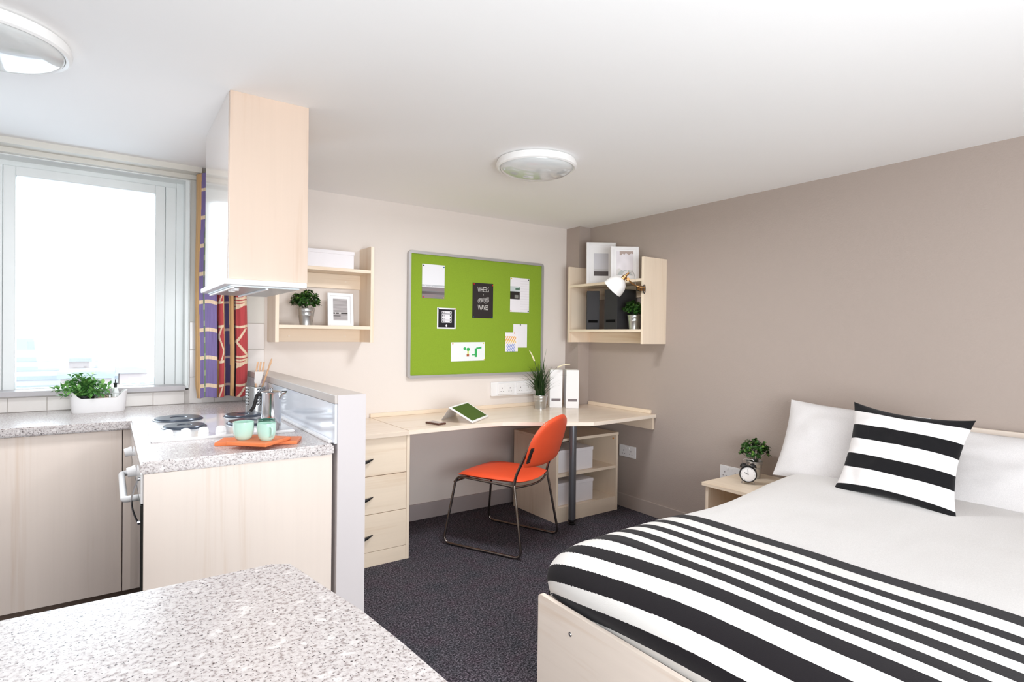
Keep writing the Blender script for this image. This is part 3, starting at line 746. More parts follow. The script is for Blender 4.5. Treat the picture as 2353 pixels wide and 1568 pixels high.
def pad(fn, nu, nv, th, bulge):
    """closed cushion from a centre surface fn(u,v)->(point, normal); u,v in -1..1"""
    bm = bmesh.new(); top = []; bot = []
    for i in range(nu + 1):
        rt_, rb = [], []
        for j in range(nv + 1):
            u, v = -1 + 2 * i / nu, -1 + 2 * j / nv
            p, n = fn(u, v); e = max(0.0, (1 - abs(u) ** 6)) ** .5 * max(0.0, (1 - abs(v) ** 6)) ** .5
            rt_.append(bm.verts.new(p + n * (th * .5 * e + bulge * (1 - u * u) * (1 - v * v)))); rb.append(bm.verts.new(p - n * th * .5 * e))
        top.append(rt_); bot.append(rb)
    for G_, flip in ((top, 0), (bot, 1)):
        for i in range(nu):
            for j in range(nv):
                q = (G_[i][j], G_[i + 1][j], G_[i + 1][j + 1], G_[i][j + 1]); bm.faces.new(q[::-1] if flip else q)
    bmesh.ops.remove_doubles(bm, verts=bm.verts[:], dist=.0004); bmesh.ops.recalc_face_normals(bm, faces=bm.faces[:]); return bm
def sq(u, v, k=.42):  # square to rounded square
    return u * math.sqrt(max(0, 1 - k * v * v)), v * math.sqrt(max(0, 1 - k * u * u))
def seat_fn(u, v):
    a, b = sq(u, v, .20); w = .214 + .012 * a
    aa = a * .245 - .003; z = .432 - .016 * max(0, a - .55) ** 2 * 5 - .01 * (1 - b * b) * (1 - a) * .5 + .004
    return cl(aa, b * w, z), Vector((0, 0, 1))
obj('seat', pad(seat_fn, 24, 24, .034, .008), m_orange, CH, True)
def back_fn(u, v):
    # u across, v up
    a = u * math.sqrt(max(0, 1 - (.55 * v * v if v > 0 else .16 * v * v))); b = v * math.sqrt(max(0, 1 - (.42 if v > 0 else .20) * u * u))
    z = .672 + b * .155; lean = -.264 - (z - .53) * .33
    w = .228 * (1 - .07 * v)
    p = cl(lean - .035 * (1 - a * a) , a * w, z)
    n = Vector((cf.x, cf.y, .28)).normalized(); return p, n
obj('backrest', pad(back_fn, 28, 24, .034, .004), m_orange, CH, True)
for s in (-1, 1):
    pl = bmesh.new(); bb = .230 if s < 0 else .205; p0 = cl(-.284, bb * s, .560); p1 = cl(-.314, (bb - .004) * s, .650); inn = Vector((cs.x, cs.y, 0)) * (-.026 * s); o_ = Vector((-cf.x, -cf.y, 0)) * .004
    vs = []
    for k in (0, 1):
        q = o_ * (k * 2 - 1) - Vector((cf.x, cf.y, 0)) * .010
        vs.append([pl.verts.new(p + q) for p in (p0, p0 + inn, p1 + inn, p1)])
    pl.faces.new(vs[0]); pl.faces.new(vs[1][::-1])
    for k in range(4): pl.faces.new((vs[0][k], vs[0][(k + 1) % 4], vs[1][(k + 1) % 4], vs[1][k]))
    bmesh.ops.recalc_face_normals(pl, faces=pl.faces[:])
    br = obj('bracket', pl, m_black, CH)
    for t_ in (.12, .88):
        c = p0.lerp(p1, t_) + inn * .8 - Vector((cf.x, cf.y, 0)) * .014; obj('rivet', cyl(c, c - Vector((cf.x, cf.y, 0)) * .003, .0045, 10), m_chrome, br)

# ================================================================== BED
bed = thing('bed', 'low double bed with pale maple foot board and head board against the grey wall', 'bed', (2.2, .86, 0))
fb = prism(rrect(.165, 1.532, -.01, .418, .012, 4), 1.208, 1.226)
fb.transform(Matrix(((0, 0, 1, 0), (1, 0, 0, 0), (0, 1, 0, 0), (0, 0, 0, 1))))
bmesh.ops.recalc_face_normals(fb, faces=fb.faces[:])
for v in fb.verts: v.co.z = max(v.co.z, 0)
obj('foot_board', fb, m_bed, bed)
for yy, zz in ((1.365, .348), (.33, .348)): obj('bolt', lathe([(0, .003), (.004, .003), (.0045, .0), (.0075, 0), (.008, -.002), (0, -.002)][::-1], 14), m_steel, bed, True, world=False).matrix_local = W_(bed).inverted() @ Matrix.Translation((1.2075, yy, zz)) @ Matrix.Rotation(-PI / 2, 4, 'Y')
obj('head_board', box(3.19, 3.216, .165, 1.55, 0, .909, .002), m_bed, bed)
obj('side_rail', box(1.2265, 3.189, 1.512, 1.532, .08, .40, .002), m_bed, bed); obj('side_rail', box(1.2265, 3.189, .165, .185, .08, .40, .002), m_bed, bed)
mt = obj('mattress', box(1.285, 3.17, .22, 1.475, .20, .560, .06), m_whfab, sm=True); setp(mt, 'white mattress under the duvet on the low maple bed', 'mattress')
obj('slat_base', box(1.23, 3.185, .187, 1.51, .15, .199), m_bed, bed)
# bedding profile along x (towards the foot) as arc length, and across y
PX = [(3.19, .612), (2.9, .612), (2.6, .605), (2.3, .600), (1.9, .600), (1.5, .600), (1.42, .592), (1.35, .575), (1.29, .548), (1.25, .512), (1.233, .475), (1.234, .44), (1.245, .410), (1.252, .37)]
def arc(P):
    S = [0.0]
    for a, b in zip(P, P[1:]): S.append(S[-1] + math.hypot(b[0] - a[0], b[1] - a[1]))
    return S
def at_arc(P, S, s):
    s = max(S[0], min(S[-1] - 1e-6, s))
    for k in range(len(S) - 1):
        if S[k + 1] >= s:
            t = (s - S[k]) / (S[k + 1] - S[k] + 1e-9); return P[k][0] + (P[k + 1][0] - P[k][0]) * t, P[k][1] + (P[k + 1][1] - P[k][1]) * t
def spline(P, n=8):
    out = []
    for i in range(len(P) - 1):
        p0 = P[max(i - 1, 0)]; p1 = P[i]; p2 = P[i + 1]; p3 = P[min(i + 2, len(P) - 1)]
        for k in range(n):
            t = k / n; out.append(tuple(.5 * ((2 * p1[c]) + (-p0[c] + p2[c]) * t + (2 * p0[c] - 5 * p1[c] + 4 * p2[c] - p3[c]) * t * t + (-p0[c] + 3 * p1[c] - 3 * p2[c] + p3[c]) * t ** 3) for c in (0, 1)))
    out.append(P[-1]); return out
PXs = spline(PX); SX = arc(PXs)
# distance of the throw's edge (x = 1.9) along the profile
s19 = next(S for (p, S) in zip(PXs, SX) if p[0] <= 1.9005) + .018
PYc = [(.86, 0.0), (1.2, 0.0), (1.36, .003), (1.44, .012), (1.50, .032), (1.545, .066), (1.562, .105), (1.566, .15), (1.562, .19)]
PYs = spline(PYc); SY = arc([(a, -b) for a, b in PYs])
def bed_surf(s, t, lift=0.0):
    """s: arc length from head towards foot, t: signed arc from the bed's middle line (+ far side)"""
    x, z = at_arc(PXs, SX, s); yy, dz = at_arc(PYs, SY, abs(t))
    y = .86 + (yy - .86) * (1 if t > 0 else -1)
    dx = max(0.0, .60 - min(z, .60)); dz = max(0.0, dz)
    d = (dx ** 2.2 + dz ** 2.2) ** (1 / 2.2)
    zz = max(z, .60) - d if dx > 0 or dz > 0 else z
    # corner: pull in where both fall away
    k = min(dx, .15) / .15 * min(dz, .12) / .12
    x += .030 * k; y -= .045 * k * (1 if t > 0 else -1)
    n = noise.noise(Vector((x * 2.3, y * 2.3, 3))) * .006 + noise.noise(Vector((x * 7 + y * 2, y * 5, 9))) * .0018
    wr = noise.noise(Vector((x * 3 + y * 9, y * 16 - x * 5, 1))) * .0016 if x > 1.95 else 0
    hd = max(0, min(1, (x - 2.15) / .75)); hd = hd * hd * (3 - 2 * hd); y += .055 * hd * max(-1, min(1, (y - .86) / .5)); zz += .022 * hd
    v = Vector((x, y, max(zz, .402) + n + wr))
    # outward offset
    nx = -min(1, dx * 8); ny = min(1, dz * 8) * (1 if t > 0 else -1)
    nn = Vector((nx, ny, 1)).normalized()
    return v + nn * lift
def sheet(s0, s1, t0, t1, ns, nt, lift, colf=None, thick=.006):
    bm = bmesh.new(); cly = bm.loops.layers.color.new('Col'); V = []
    for i in range(ns + 1):
        V.append([bm.verts.new(bed_surf(s0 + (s1 - s0) * i / ns, t0 + (t1 - t0) * j / nt, lift)) for j in range(nt + 1)])
    for i in range(ns):
        for j in range(nt):
            c = colf(s0 + (s1 - s0) * (i + .5) / ns, (V[i][j].co.y + V[i][j + 1].co.y) / 2) if colf else (230, 228, 226)
            f = bm.faces.new((V[i][j], V[i][j + 1], V[i + 1][j + 1], V[i + 1][j]))
            for lp in f.loops: lp[cly] = rgb(c)
    bmesh.ops.recalc_face_normals(bm, faces=bm.faces[:])
    if sum(f.normal.z for f in bm.faces) < 0: bmesh.ops.reverse_faces(bm, faces=bm.faces[:])
    return bm
TM = SY[-1]
dv = obj('duvet', sheet(.02, SX[-1], -TM, TM, 120, 90, 0.0), m_whfab, sm=True); md = dv.modifiers.new('thick', 'SOLIDIFY'); md.thickness = .02; md.offset = -1
setp(dv, 'plain white duvet covering the bed from the pillows down, smooth', 'duvet')
STR = [(-.01, .062), (.124, .166), (.214, .260), (.306, .354), (.398, .440), (.472, .520), (.576, .636), (.684, .732)]
BLK, WHT = (27, 23, 26), (226, 223, 219)
def stripe(s, y=1.0):
    q = s - s19; k = max(0, min(1, (q - .40) / .14)); q -= .125 * max(0, y - .75) ** 2 * k * k * (3 - 2 * k)
    for a, b in STR:
        if a <= q < b: return BLK
    return WHT
th_ = obj('bed_throw', sheet(s19, SX[-1] - .002, -TM + .002, TM - .002, 760, 110, .006, stripe), m_vcloth, sm=True)
md = th_.modifiers.new('thick', 'SOLIDIFY'); md.thickness = .004; md.offset = -1
setp(th_, 'black and white striped throw laid across the foot half of the bed', 'throw')

# ---------------- pillows
def pillow(name, label, cat, bl, br, h, leanv, th, mat, colf=None, pinch=.10, nu=40, nv=32, seed=0, group=None, tlx=0.0, sag=.02, wr=.006, skew=0.0):
    """bl/br bottom corners (world), leanv = unit vector up the pillow"""
    bl, br = Vector(bl), Vector(br); ux = (br - bl); w = ux.length; ux.normalize(); uz = Vector(leanv).normalized(); un = ux.cross(uz).normalized()
    if un.x > 0: un = -un
    ctr = (bl + br) / 2
    t = bmesh.new(); cly = t.loops.layers.color.new('Col'); S = {}
    for side in (0, 1):
        for i in range(nu + 1):
            for j in range(nv + 1):
                u, v = -1 + 2 * i / nu, -1 + 2 * j / nv
                if side and (abs(u) == 1 or abs(v) == 1): S[(1, i, j)] = S[(0, i, j)]; continue
                a = u * (1 - pinch * (1 - v * v) * abs(u) ** 3); b = v * (1 - pinch * (1 - u * u) * abs(v) ** 3)
                e = ((1 - abs(u) ** 2.6) * (1 - abs(v) ** 2.6)) ** .62
                nz = noise.noise(Vector((u * 2.2 + seed, v * 2.2, seed))) * wr * 2 + noise.noise(Vector((u * 5 + v * 2 + seed, v * 5, 7))) * wr
                rad = math.sin(math.atan2(v, u) * 9 + seed) * wr * .6 * (abs(u) * abs(v)) ** .5
                off = th / 2 * e + (nz + rad) * e
                p = ctr + ux * (a * w / 2 + tlx * (v + 1) / 2) + uz * ((b + 1) / 2 * h * (1 - skew * (u + 1) / 2)) + un * (off if not side else -off * .7)
                S[(side, i, j)] = t.verts.new(p)
    for side in (0, 1):
        for i in range(nu):
            for j in range(nv):
                q = [S[(side, i, j)], S[(side, i + 1, j)], S[(side, i + 1, j + 1)], S[(side, i, j + 1)]]
                f = t.faces.new(q if not side else q[::-1])
                c = colf((i + .5) / nu, (j + .5) / nv) if colf else (236, 233, 231)
                for lp in f.loops: lp[cly] = rgb(c)
    bmesh.ops.recalc_face_normals(t, faces=t.faces[:])
    o = obj(name, t, mat, sm=True, origin=tuple(ctr)); setp(o, label, cat, group); smooth(o, 70); return o
pillow('pillow', 'white bed pillow propped upright, nearer the bedside table', 'pillow', (2.862, 1.650, .585), (2.920, 1.015, .588), .432, (.52, .035, 1), .14, m_pilfab, seed=2, skew=.075, group='white bed pillows', pinch=.05)
pillow('pillow', 'white bed pillow behind the striped cushion, farther from the bedside table', 'pillow', (2.905, .955, .592), (2.975, .215, .592), .360, (.55, .0, 1), .14, m_pilfab, seed=5, group='white bed pillows', pinch=.05)
def cstripe(u, v):
    for a, b in ((0, .085), (.27, .42), (.585, .735), (.90, 1.01)):
        if a <= v < b: return (24, 23, 25)
    return (230, 226, 225)
pillow('cushion', 'square black and white striped cushion leaning on the bed pillows', 'cushion', (2.712, 1.272, .611), (2.662, .790, .606), .432, (.44, -.02, 1), .13, m_vcloth, cstripe, pinch=.13, nv=110, nu=40, seed=9, tlx=.0, wr=.006, skew=.045)

# ---------------- bedside table
nt = thing('bedside_table', 'small maple bedside table by the grey wall, carrying clock and plant', 'table', (3.0, 1.82, 0))
obj('table_top', box(2.760, XR - .002, 1.640, 2.014, .462, .482, .0015), m_maple_y, nt)
obj('side_panel', box(2.782, XR - .004, 1.984, 2.003, 0, .4615, .001), m_maple_z, nt); obj('side_panel', box(2.782, XR - .004, 1.650, 1.669, 0, .4615, .001), m_maple_z, nt)
obj('back_panel', box(XR - .02, XR - .004, 1.6695, 1.9835, 0, .4615), m_maple_z, nt)
obj('shelf_board', box(2.79, XR - .021, 1.6695, 1.9835, .20, .22, .001), m_maple_y, nt)

# ================================================================== PLANTS
def leaf(bm, cly, p, d, n, L, w, c, fold=.25, curl=.15):
    d = d.normalized(); s = d.cross(n).normalized(); n = s.cross(d).normalized()
    pts = [(0, 0), (.3, .42), (.62, .46), (1, 0)]
    mid = [bm.verts.new(p + d * (L * a) - n * (L * curl * a * a)) for a, _ in pts]
    l = [bm.verts.new(p + d * (L * a) + s * (w * b) + n * (w * fold * b) - n * (L * curl * a * a)) for a, b in pts[1:3]]
    r = [bm.verts.new(p + d * (L * a) - s * (w * b) + n * (w * fold * b) - n * (L * curl * a * a)) for a, b in pts[1:3]]
    for q in ((mid[0], mid[1], l[0]), (mid[1], mid[2], l[1], l[0]), (mid[2], mid[3], l[1]), (mid[0], r[0], mid[1]), (mid[1], r[0], r[1], mid[2]), (mid[2], r[1], mid[3])):
        f = bm.faces.new(q)
        for lp in f.loops: lp[cly] = (c, c, c, 1)
def bush(center, rx, rz, zc, nst, L, w, seed, bot=-.35, spread=1.0):
    """leaf clusters on stems leaving the pot mouth at `center`"""
    rnd = random.Random(seed); bm = bmesh.new(); cly = bm.loops.layers.color.new('Col'); st = bmesh.new(); c0 = Vector(center)
    for k in range(nst):
        th = rnd.uniform(0, 2 * PI); ph = rnd.uniform(bot, 1); rr = rnd.uniform(.45, 1.0) ** .6
        q = Vector((math.cos(th) * math.sqrt(max(0, 1 - ph * ph)) * rx * rr * spread, math.sin(th) * math.sqrt(max(0, 1 - ph * ph)) * rx * rr * spread, zc + ph * rz * rr))
        tip = c0 + q; out = (q - Vector((0, 0, zc * .3))).normalized()
        if k % 3 == 0: tube([c0 + Vector((q.x * .15, q.y * .15, 0)), c0 + Vector((q.x * .6, q.y * .6, q.z * .6)), tip], .0007, 4, bm=st)
        for j in range(rnd.randint(5, 8)):
            a = rnd.uniform(0, 2 * PI); o = out.orthogonal().normalized(); o = Matrix.Rotation(a, 3, out) @ o
            d = (o + out * rnd.uniform(.1, .9)).normalized()
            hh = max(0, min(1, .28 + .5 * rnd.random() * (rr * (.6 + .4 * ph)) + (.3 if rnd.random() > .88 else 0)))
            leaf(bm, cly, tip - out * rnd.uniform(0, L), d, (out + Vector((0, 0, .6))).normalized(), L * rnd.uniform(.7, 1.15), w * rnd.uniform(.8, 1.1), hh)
    return bm, st
def zinc_pot(t, c, r0, r1, h, seg=36):
    p = [(0, 0), (r0, 0), (r0, .002), (r0 + (r1 - r0) * .55, h * .55), (r0 + (r1 - r0) * .57 + .001, h * .57), (r0 + (r1 - r0) * .6, h * .6), (r0 + (r1 - r0) * .80, h * .80), (r0 + (r1 - r0) * .82 + .001, h * .82), (r0 + (r1 - r0) * .85, h * .85), (r1, h - .004), (r1 + .003, h - .002), (r1 + .002, h), (r1 - .002, h), (r1 - .004, h * .88), (0, h * .88)]
    return obj('pot', lathe(p, seg, c), m_zinc, t, True)
def potted(label, loc, r0, r1, h, rx, rz, zc, nst, L, w, seed, group=None):
    t = thing('potted_plant', label, 'plant', loc, 0, group); zinc_pot(t, loc, r0, r1, h)
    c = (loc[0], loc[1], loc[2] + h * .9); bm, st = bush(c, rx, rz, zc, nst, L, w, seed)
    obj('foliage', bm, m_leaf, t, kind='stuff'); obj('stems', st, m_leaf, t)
    obj('soil', lathe([(0, 0), (r1 - .006, 0), (0, .006)], 20, (loc[0], loc[1], loc[2] + h * .885)), m_soil, t)
GP = 'small box plants in zinc pots'
potted('round leafy plant in a zinc pot on the shelf beside the hood', (.962, 3.49, 1.3485), .036, .050, .102, .088, .068, .052, 120, .019, .016, 11, GP)
potted('small leafy plant in a zinc pot on the grey-wall shelf', (3.075, 2.832, 1.3565), .036, .049, .104, .084, .066, .050, 110, .020, .017, 12, GP)
potted('round leafy plant in a zinc pot behind the alarm clock', (3.105, 1.905, .4825), .034, .046, .100, .088, .070, .070, 130, .018, .015, 13, GP)
# tall grass plant on the desk
gl = (2.705, 3.435, .7455)
gp = thing('grass_plant', 'tall artificial grass plant with cream spikes in a zinc pot on the desk', 'plant', gl)
zinc_pot(gp, gl, .041, .055, .103)
obj('soil', lathe([(0, 0), (.045, 0), (0, .004)], 20, (gl[0], gl[1], gl[2] + .088)), m_soil, gp)
gb = bmesh.new(); gcl = gb.loops.layers.color.new('Col'); rnd = random.Random(5)
RT = Vector((math.cos(YAW), -math.sin(YAW), 0)); FD = Vector((math.sin(YAW), math.cos(YAW), 0))
def blade(base, side, depth, height, droop, w, c):
    pts = []; n = 9
    for i in range(n + 1):
        t = i / n
        pts.append(base + RT * (side * t ** 1.7) + FD * (depth * t ** 1.6) + Vector((0, 0, height * (t - droop * t ** 3))))
    L_, R_ = [], []
    for i, p in enumerate(pts):
        ww = w * (1 - (i / n) ** 2.2) * .5 + .0002; sd = (RT * .8 + FD * (.6 if side > 0 else -.6)).normalized()
        L_.append(gb.verts.new(p - sd * ww)); R_.append(gb.verts.new(p + sd * ww + Vector((0, 0, .0006))))
    for i in range(n):
        f = gb.faces.new((L_[i], R_[i], R_[i + 1], L_[i + 1])); cc = c + (.35 if i > 6 else 0)
        for lp in f.loops: lp[gcl] = (cc, cc, cc, 1)
b0 = Vector((gl[0], gl[1], gl[2] + .085))
for k in range(170):
    a = rnd.uniform(0, 2 * PI); rr = rnd.uniform(0, .033); bb = b0 + Vector((rr * math.cos(a), rr * math.sin(a), 0))
    sp_ = rnd.gauss(0, .052); blade(bb, sp_, rnd.gauss(0, .035) - .01, rnd.uniform(.14, .32) * (1 - abs(sp_) * 2.0), rnd.uniform(.0, .22), rnd.uniform(.005, .009), rnd.uniform(.05, .5))
for side, dep, hgt, dr in ((-.21, -.02, .19, .62), (-.20, -.01, .25, .42), (-.125, 0, .125, .45), (.20, -.02, .27, .36), (.13, -.03, .24, .25), (-.07, .0, .37, .12), (.045, -.02, .41, .05), (-.10, -.02, .29, .18), (.09, -.01, .30, .2)):
    blade(b0, side, dep, hgt, dr, .0075, rnd.uniform(.15, .45))
obj('foliage', gb, m_grass, gp, kind='stuff')
for side, hgt, dr, t0 in ((-.088, .425, .16, .66), (.225, .39, .34, .68)):
    pts = [b0 + RT * (side * t ** 1.7) + Vector((0, 0, hgt * (t - dr * t ** 3))) for t in [i / 14 for i in range(15)]]
    obj('stalk', tube(pts, .0010, 6), m_grass, gp, True)
    q = [p for i, p in enumerate(pts) if i / 14 >= t0]; obj('flower_spike', tube(q, .004, 8, radii=[.0062 - .004 * (i / len(q)) for i in range(len(q))]), m_spike, gp, True)

# white trough on the window worktop with herbs and utensils
tl = (-.037, 3.475, .9003)
tr = thing('planter_trough', 'white oval trough standing on the worktop below the window', 'planter', tl)
def oval(hw, hd, n=40):
    o = []
    for i in range(n):
        a = 2 * PI * i / n; ca, sa = math.cos(a), math.sin(a)
        o.append((hw * math.copysign(abs(ca) ** .45, ca), hd * math.copysign(abs(sa) ** .6, sa)))
    return o
tb = bmesh.new(); rings = []
def rimz(xr):  # high at both ends, low in the middle
    k = min(1, max(0, (abs(xr) - .60) / .30)); k = k * k * (3 - 2 * k); return .071 + .032 * k
for kind, sc_, zf in (('b', .90, 0), ('b2', .93, .006), ('m', .97, .5), ('t', 1.0, 1), ('ti', .965, 1), ('mi', .93, .5), ('bi', .89, .010)):
    o = oval(.1165 * sc_, .055 * sc_); row = []
    for (xx, yy) in o:
        rz_ = rimz(xx / .1165); z = rz_ if zf == 1 else (rz_ * .5 if zf == .5 else zf)
        row.append(tb.verts.new((tl[0] + xx, tl[1] + yy, tl[2] + z)))
    rings.append(row)
for a, b in zip(rings, rings[1:]):
    for i in range(len(a)): j = (i + 1) % len(a); tb.faces.new((a[i], a[j], b[j], b[i]))
tb.faces.new(rings[0][::-1]); tb.faces.new(rings[-1]); bmesh.ops.recalc_face_normals(tb, faces=tb.faces[:])
obj('trough', tb, m_whplastic, tr, True)
hp = thing('herb_plant', 'bushy green herb plant growing out of the white trough', 'plant', (-.095, 3.475, .912))
obj('inner_pot', lathe([(0, 0), (.034, 0), (.042, .07), (.038, .07), (.036, .062), (0, .062)], 24, (-.095, 3.475, .912)), m_black, hp, True)
rnd = random.Random(21); hb_ = bmesh.new(); hcl = hb_.loops.layers.color.new('Col'); hs = bmesh.new()
for k in range(46):
    a = rnd.uniform(0, 2 * PI); el = rnd.uniform(.12, 1.5); Ls = rnd.uniform(.075, .125)
    d = Vector((math.cos(a) * math.cos(el) * 1.05, math.sin(a) * math.cos(el) * .75, math.sin(el) * 1.02))
    p0 = Vector((-.095, 3.475, .965)) + Vector((rnd.uniform(-.02, .02), rnd.uniform(-.02, .02), 0)); p1 = p0 + d * Ls * .6 + Vector((0, 0, .012)); p2 = p0 + d * Ls
    tube([p0, p1, p2], .0009, 4, bm=hs)
    for j in range(9):
        t = .25 + .75 * j / 8; p = p0.lerp(p1, t * 2) if t < .5 else p1.lerp(p2, t * 2 - 1)
        o = Matrix.Rotation(j * 2.4 + a, 3, d.normalized()) @ d.orthogonal().normalized()
        leaf(hb_, hcl, p, (o + d.normalized() * .7), Vector((0, 0, 1)), rnd.uniform(.024, .038), rnd.uniform(.015, .021), min(1, max(0, .2 + .6 * rnd.random() * (t + .2))))
obj('foliage', hb_, m_herb, hp, kind='stuff'); obj('stems', hs, m_herb, hp)
ins = thing('pale_wood_insert', 'pale wooden insert standing in the trough beside the herb plant', 'tray', (.0, 3.475, .912))
obj('tray_wall', box(-.040, .058, 3.448, 3.455, .912, .972, .001), m_terra, ins); obj('tray_wall', box(-.040, .058, 3.492, 3.499, .912, .977, .001), m_terra, ins)
br = thing('bottle_brush', 'slim bottle with black pourer tip rising from the trough', 'bottle', (.02, 3.47, .912))
obj('bottle_body', lathe([(0, 0), (.016, 0), (.017, .004), (.017, .075), (.010, .10), (.007, .105), (0, .105)], 20, (.030, 3.474, .912)), plain('pale_bottle', (236, 240, 240), .1), br, True)
obj('pourer', lathe([(0, 0), (.0065, 0), (.0065, .014), (.009, .020), (.009, .022), (.003, .024), (.0025, .04), (0, .04)], 14, (.030, 3.474, 1.0175)), m_black, br, True)
cl2 = thing('clip', 'small grey metal clip on the front rim of the trough', 'clip', (.008, 3.445, .975))
obj('clip_body', box(.003, .012, 3.4405, 3.4475, .962, .984, .002), m_steel, cl2); obj('clip_wire', tube(fillet([(.008, 3.444, .984), (.015, 3.444, .992), (.058, 3.444, .990)], .006), .0012, 6), m_steel, cl2, True)

# ================================================================== UTENSILS, CUPS, POT
ul = (.606, 3.085, .9003)
# perforated steel holder
uh = thing('utensil_holder', 'perforated steel utensil holder in the worktop corner by the curtain', 'utensil holder', ul)
bmh = bmesh.new(); R, H, NS, NR = .0465, .129, 48, 26
V = [[bmh.verts.new((ul[0] + R * math.cos(2 * PI * i / NS), ul[1] + R * math.sin(2 * PI * i / NS), ul[2] + H * j / NR)) for i in range(NS)] for j in range(NR + 1)]
for j in range(NR):
    for i in range(NS):
        if 7 <= j <= 23 and j % 3 == 2 and (i % 2 == 0) and (i % 16) not in (0, 2, 14): continue
        k = (i + 1) % NS; bmh.faces.new((V[j][i], V[j][k], V[j + 1][k], V[j + 1][i]))
bmh.faces.new(V[0][::-1])
uo = obj('holder_wall', bmh, m_steel, uh, True); md = uo.modifiers.new('t', 'SOLIDIFY'); md.thickness = .0012
obj('liner', lathe([(0, .003), (.0430, .003), (.0430, .123), (.0420, .123), (.0420, .005), (0, .005)], 30, ul), m_black, uh, True)
def in_holder(label, name, base, top, build):
    t = thing(name, label, 'utensil', base); build(t, Vector(base), Vector(top)); return t
def spoon(t, a, b):
    obj('handle', tube([a, a.lerp(b, .6), a.lerp(b, .8)], .0045, 10), m_woodspoon, t, True)
    d = (b - a).normalized(); pts = [a.lerp(b, .78), a.lerp(b, .84), a.lerp(b, .90), a.lerp(b, .97), b]; obj('bowl', tube(pts, .01, 14, flat=.45, radii=[.005, .009, .0115, .0095, .003]), m_woodspoon, t, True)
in_holder('wooden spoon leaning towards the desk side of the steel holder', 'wooden_spoon', (.600, 3.085, .908), (.683, 3.086, 1.170), spoon)
def fork(t, a, b):
    d = (b - a).normalized(); s = RT.copy()
    obj('handle', tube([a, a.lerp(b, .5)], .0045, 10), m_paleplastic, t, True)
    hb = bmesh.new(); q = [a.lerp(b, .48), a.lerp(b, .60), a.lerp(b, .80)]; ws = [.007, .017, .021]
    f = Vector((0, 0, 0)) + FD * .0022; r_ = []
    for p, w in zip(q, ws): r_.append([hb.verts.new(p - s * w - f), hb.verts.new(p + s * w - f), hb.verts.new(p + s * w + f), hb.verts.new(p - s * w + f)])
    for x_, y_ in zip(r_, r_[1:]):
        for k in range(4): hb.faces.new((x_[k], x_[(k + 1) % 4], y_[(k + 1) % 4], y_[k]))
    hb.faces.new(r_[0][::-1]); hb.faces.new(r_[-1]); bmesh.ops.recalc_face_normals(hb, faces=hb.faces[:]); obj('head', hb, m_paleplastic, t)
    for k in (-1, 0, 1):
        p = a.lerp(b, .80) + s * (k * .0155); obj('prong', tube([p, p + (b - a) * .2], .0042, 8), m_woodspoon, t, True)
in_holder('pale wooden serving fork with three prongs upright in the steel holder', 'serving_fork', (.594, 3.075, .908), (.625, 3.060, 1.154), fork)
def fork2(t, a, b): obj('handle', tube([a, b], .004, 8), m_woodspoon, t, True)
in_holder('short wooden spatula stick poking out of the steel holder', 'wooden_spatula', (.612, 3.09, .908), (.600, 3.055, 1.046), fork2)
# chopping boards
def board(label, cx, cy, z, L, Wd, ang, th, name='chopping_board', bev=.003):
    t = thing(name, label, 'board', (cx, cy, z), ang, 'orange wooden boards under the cups')
    obj('board_top', box(-L / 2, L / 2, -Wd / 2, Wd / 2, 0, th, bev), m_board1, t, world=False); return t
board('orange wooden board lying lowest, poking out on both sides', .450, 2.215, .9003, .275, .105, -.42, .0125)
board('orange wooden board on top, turned, carrying the mint cups', .437, 2.150, .9131, .150, .150, -.80, .0125)
def cup(label, loc, r, h, m, rz, handle=True):
    t = thing('cup', label, 'cup', loc, rz)
    pr = [(0, 0), (r * .62, 0), (r * .66, .002), (r * .80, h * .10), (r * .93, h * .30), (r, h * .62), (r * 1.02, h), (r * .95, h), (r * .93, h * .62), (r * .84, h * .3), (r * .6, h * .1), (0, h * .08)]
    b = lathe(pr, 36); obj('bowl', b, m, t, True, world=False)
    if handle:
        pts = fillet([(r * .93, 0, h * .82), (r * 1.62, 0, h * .80), (r * 1.55, 0, h * .34), (r * .86, 0, h * .26)], .014, 6); obj('handle', tube(pts, .0038, 10), m, t, True, world=False)
    return t
cup('mint green cup on the board, handle hidden behind it', (.388, 2.170, .9258), .0335, .062, m_mint, .954)
cup('mint green cup with its handle turned to the camera', (.452, 2.112, .9258), .0305, .060, m_mint, -1.40)
cup('dark green cup standing behind and between the mint cups', (.472, 2.212, .9258), .030, .058, m_dkgreen, 1.2)
# coffee pot
cp_ = (.530, 2.400, .9160)
cpo = thing('coffee_pot', 'polished steel coffee pot with black handle behind the cups', 'coffee pot', cp_)
h = .148
obj('pot_body', lathe([(0, 0), (.034, 0), (.036, .004), (.037, h * .45), (.037, h - .004), (.039, h), (.0375, h + .002), (.030, h + .004), (.008, h + .008), (.006, h + .012), (.008, h + .018), (0, h + .020)], 40, cp_), m_chrome, cpo, True)
hd_ = RT * -1
P0 = Vector(cp_) + hd_ * .036
obj('handle', tube(fillet([P0 + Vector((0, 0, h - .012)), P0 + hd_ * .020 + Vector((0, 0, h - .008)), P0 + hd_ * .034 + Vector((0, 0, h - .060)), P0 + hd_ * .046 + Vector((0, 0, h - .075))], .016), .0075, 10), m_black, cpo, True)
P1 = Vector(cp_) - hd_ * .034 + Vector((0, 0, h - .004))
obj('spout', tube([P1 - Vector((0, 0, .02)), P1 + RT * .010, P1 + RT * .022 + Vector((0, 0, .004))], .008, 10, radii=[.010, .008, .0045]), m_chrome, cpo, True)
obj('spout_tip', tube([P1 + RT * .008 + Vector((0, 0, .006)), P1 + RT * .028 + Vector((0, 0, .0065))], .0032, 8), m_black, cpo, True)

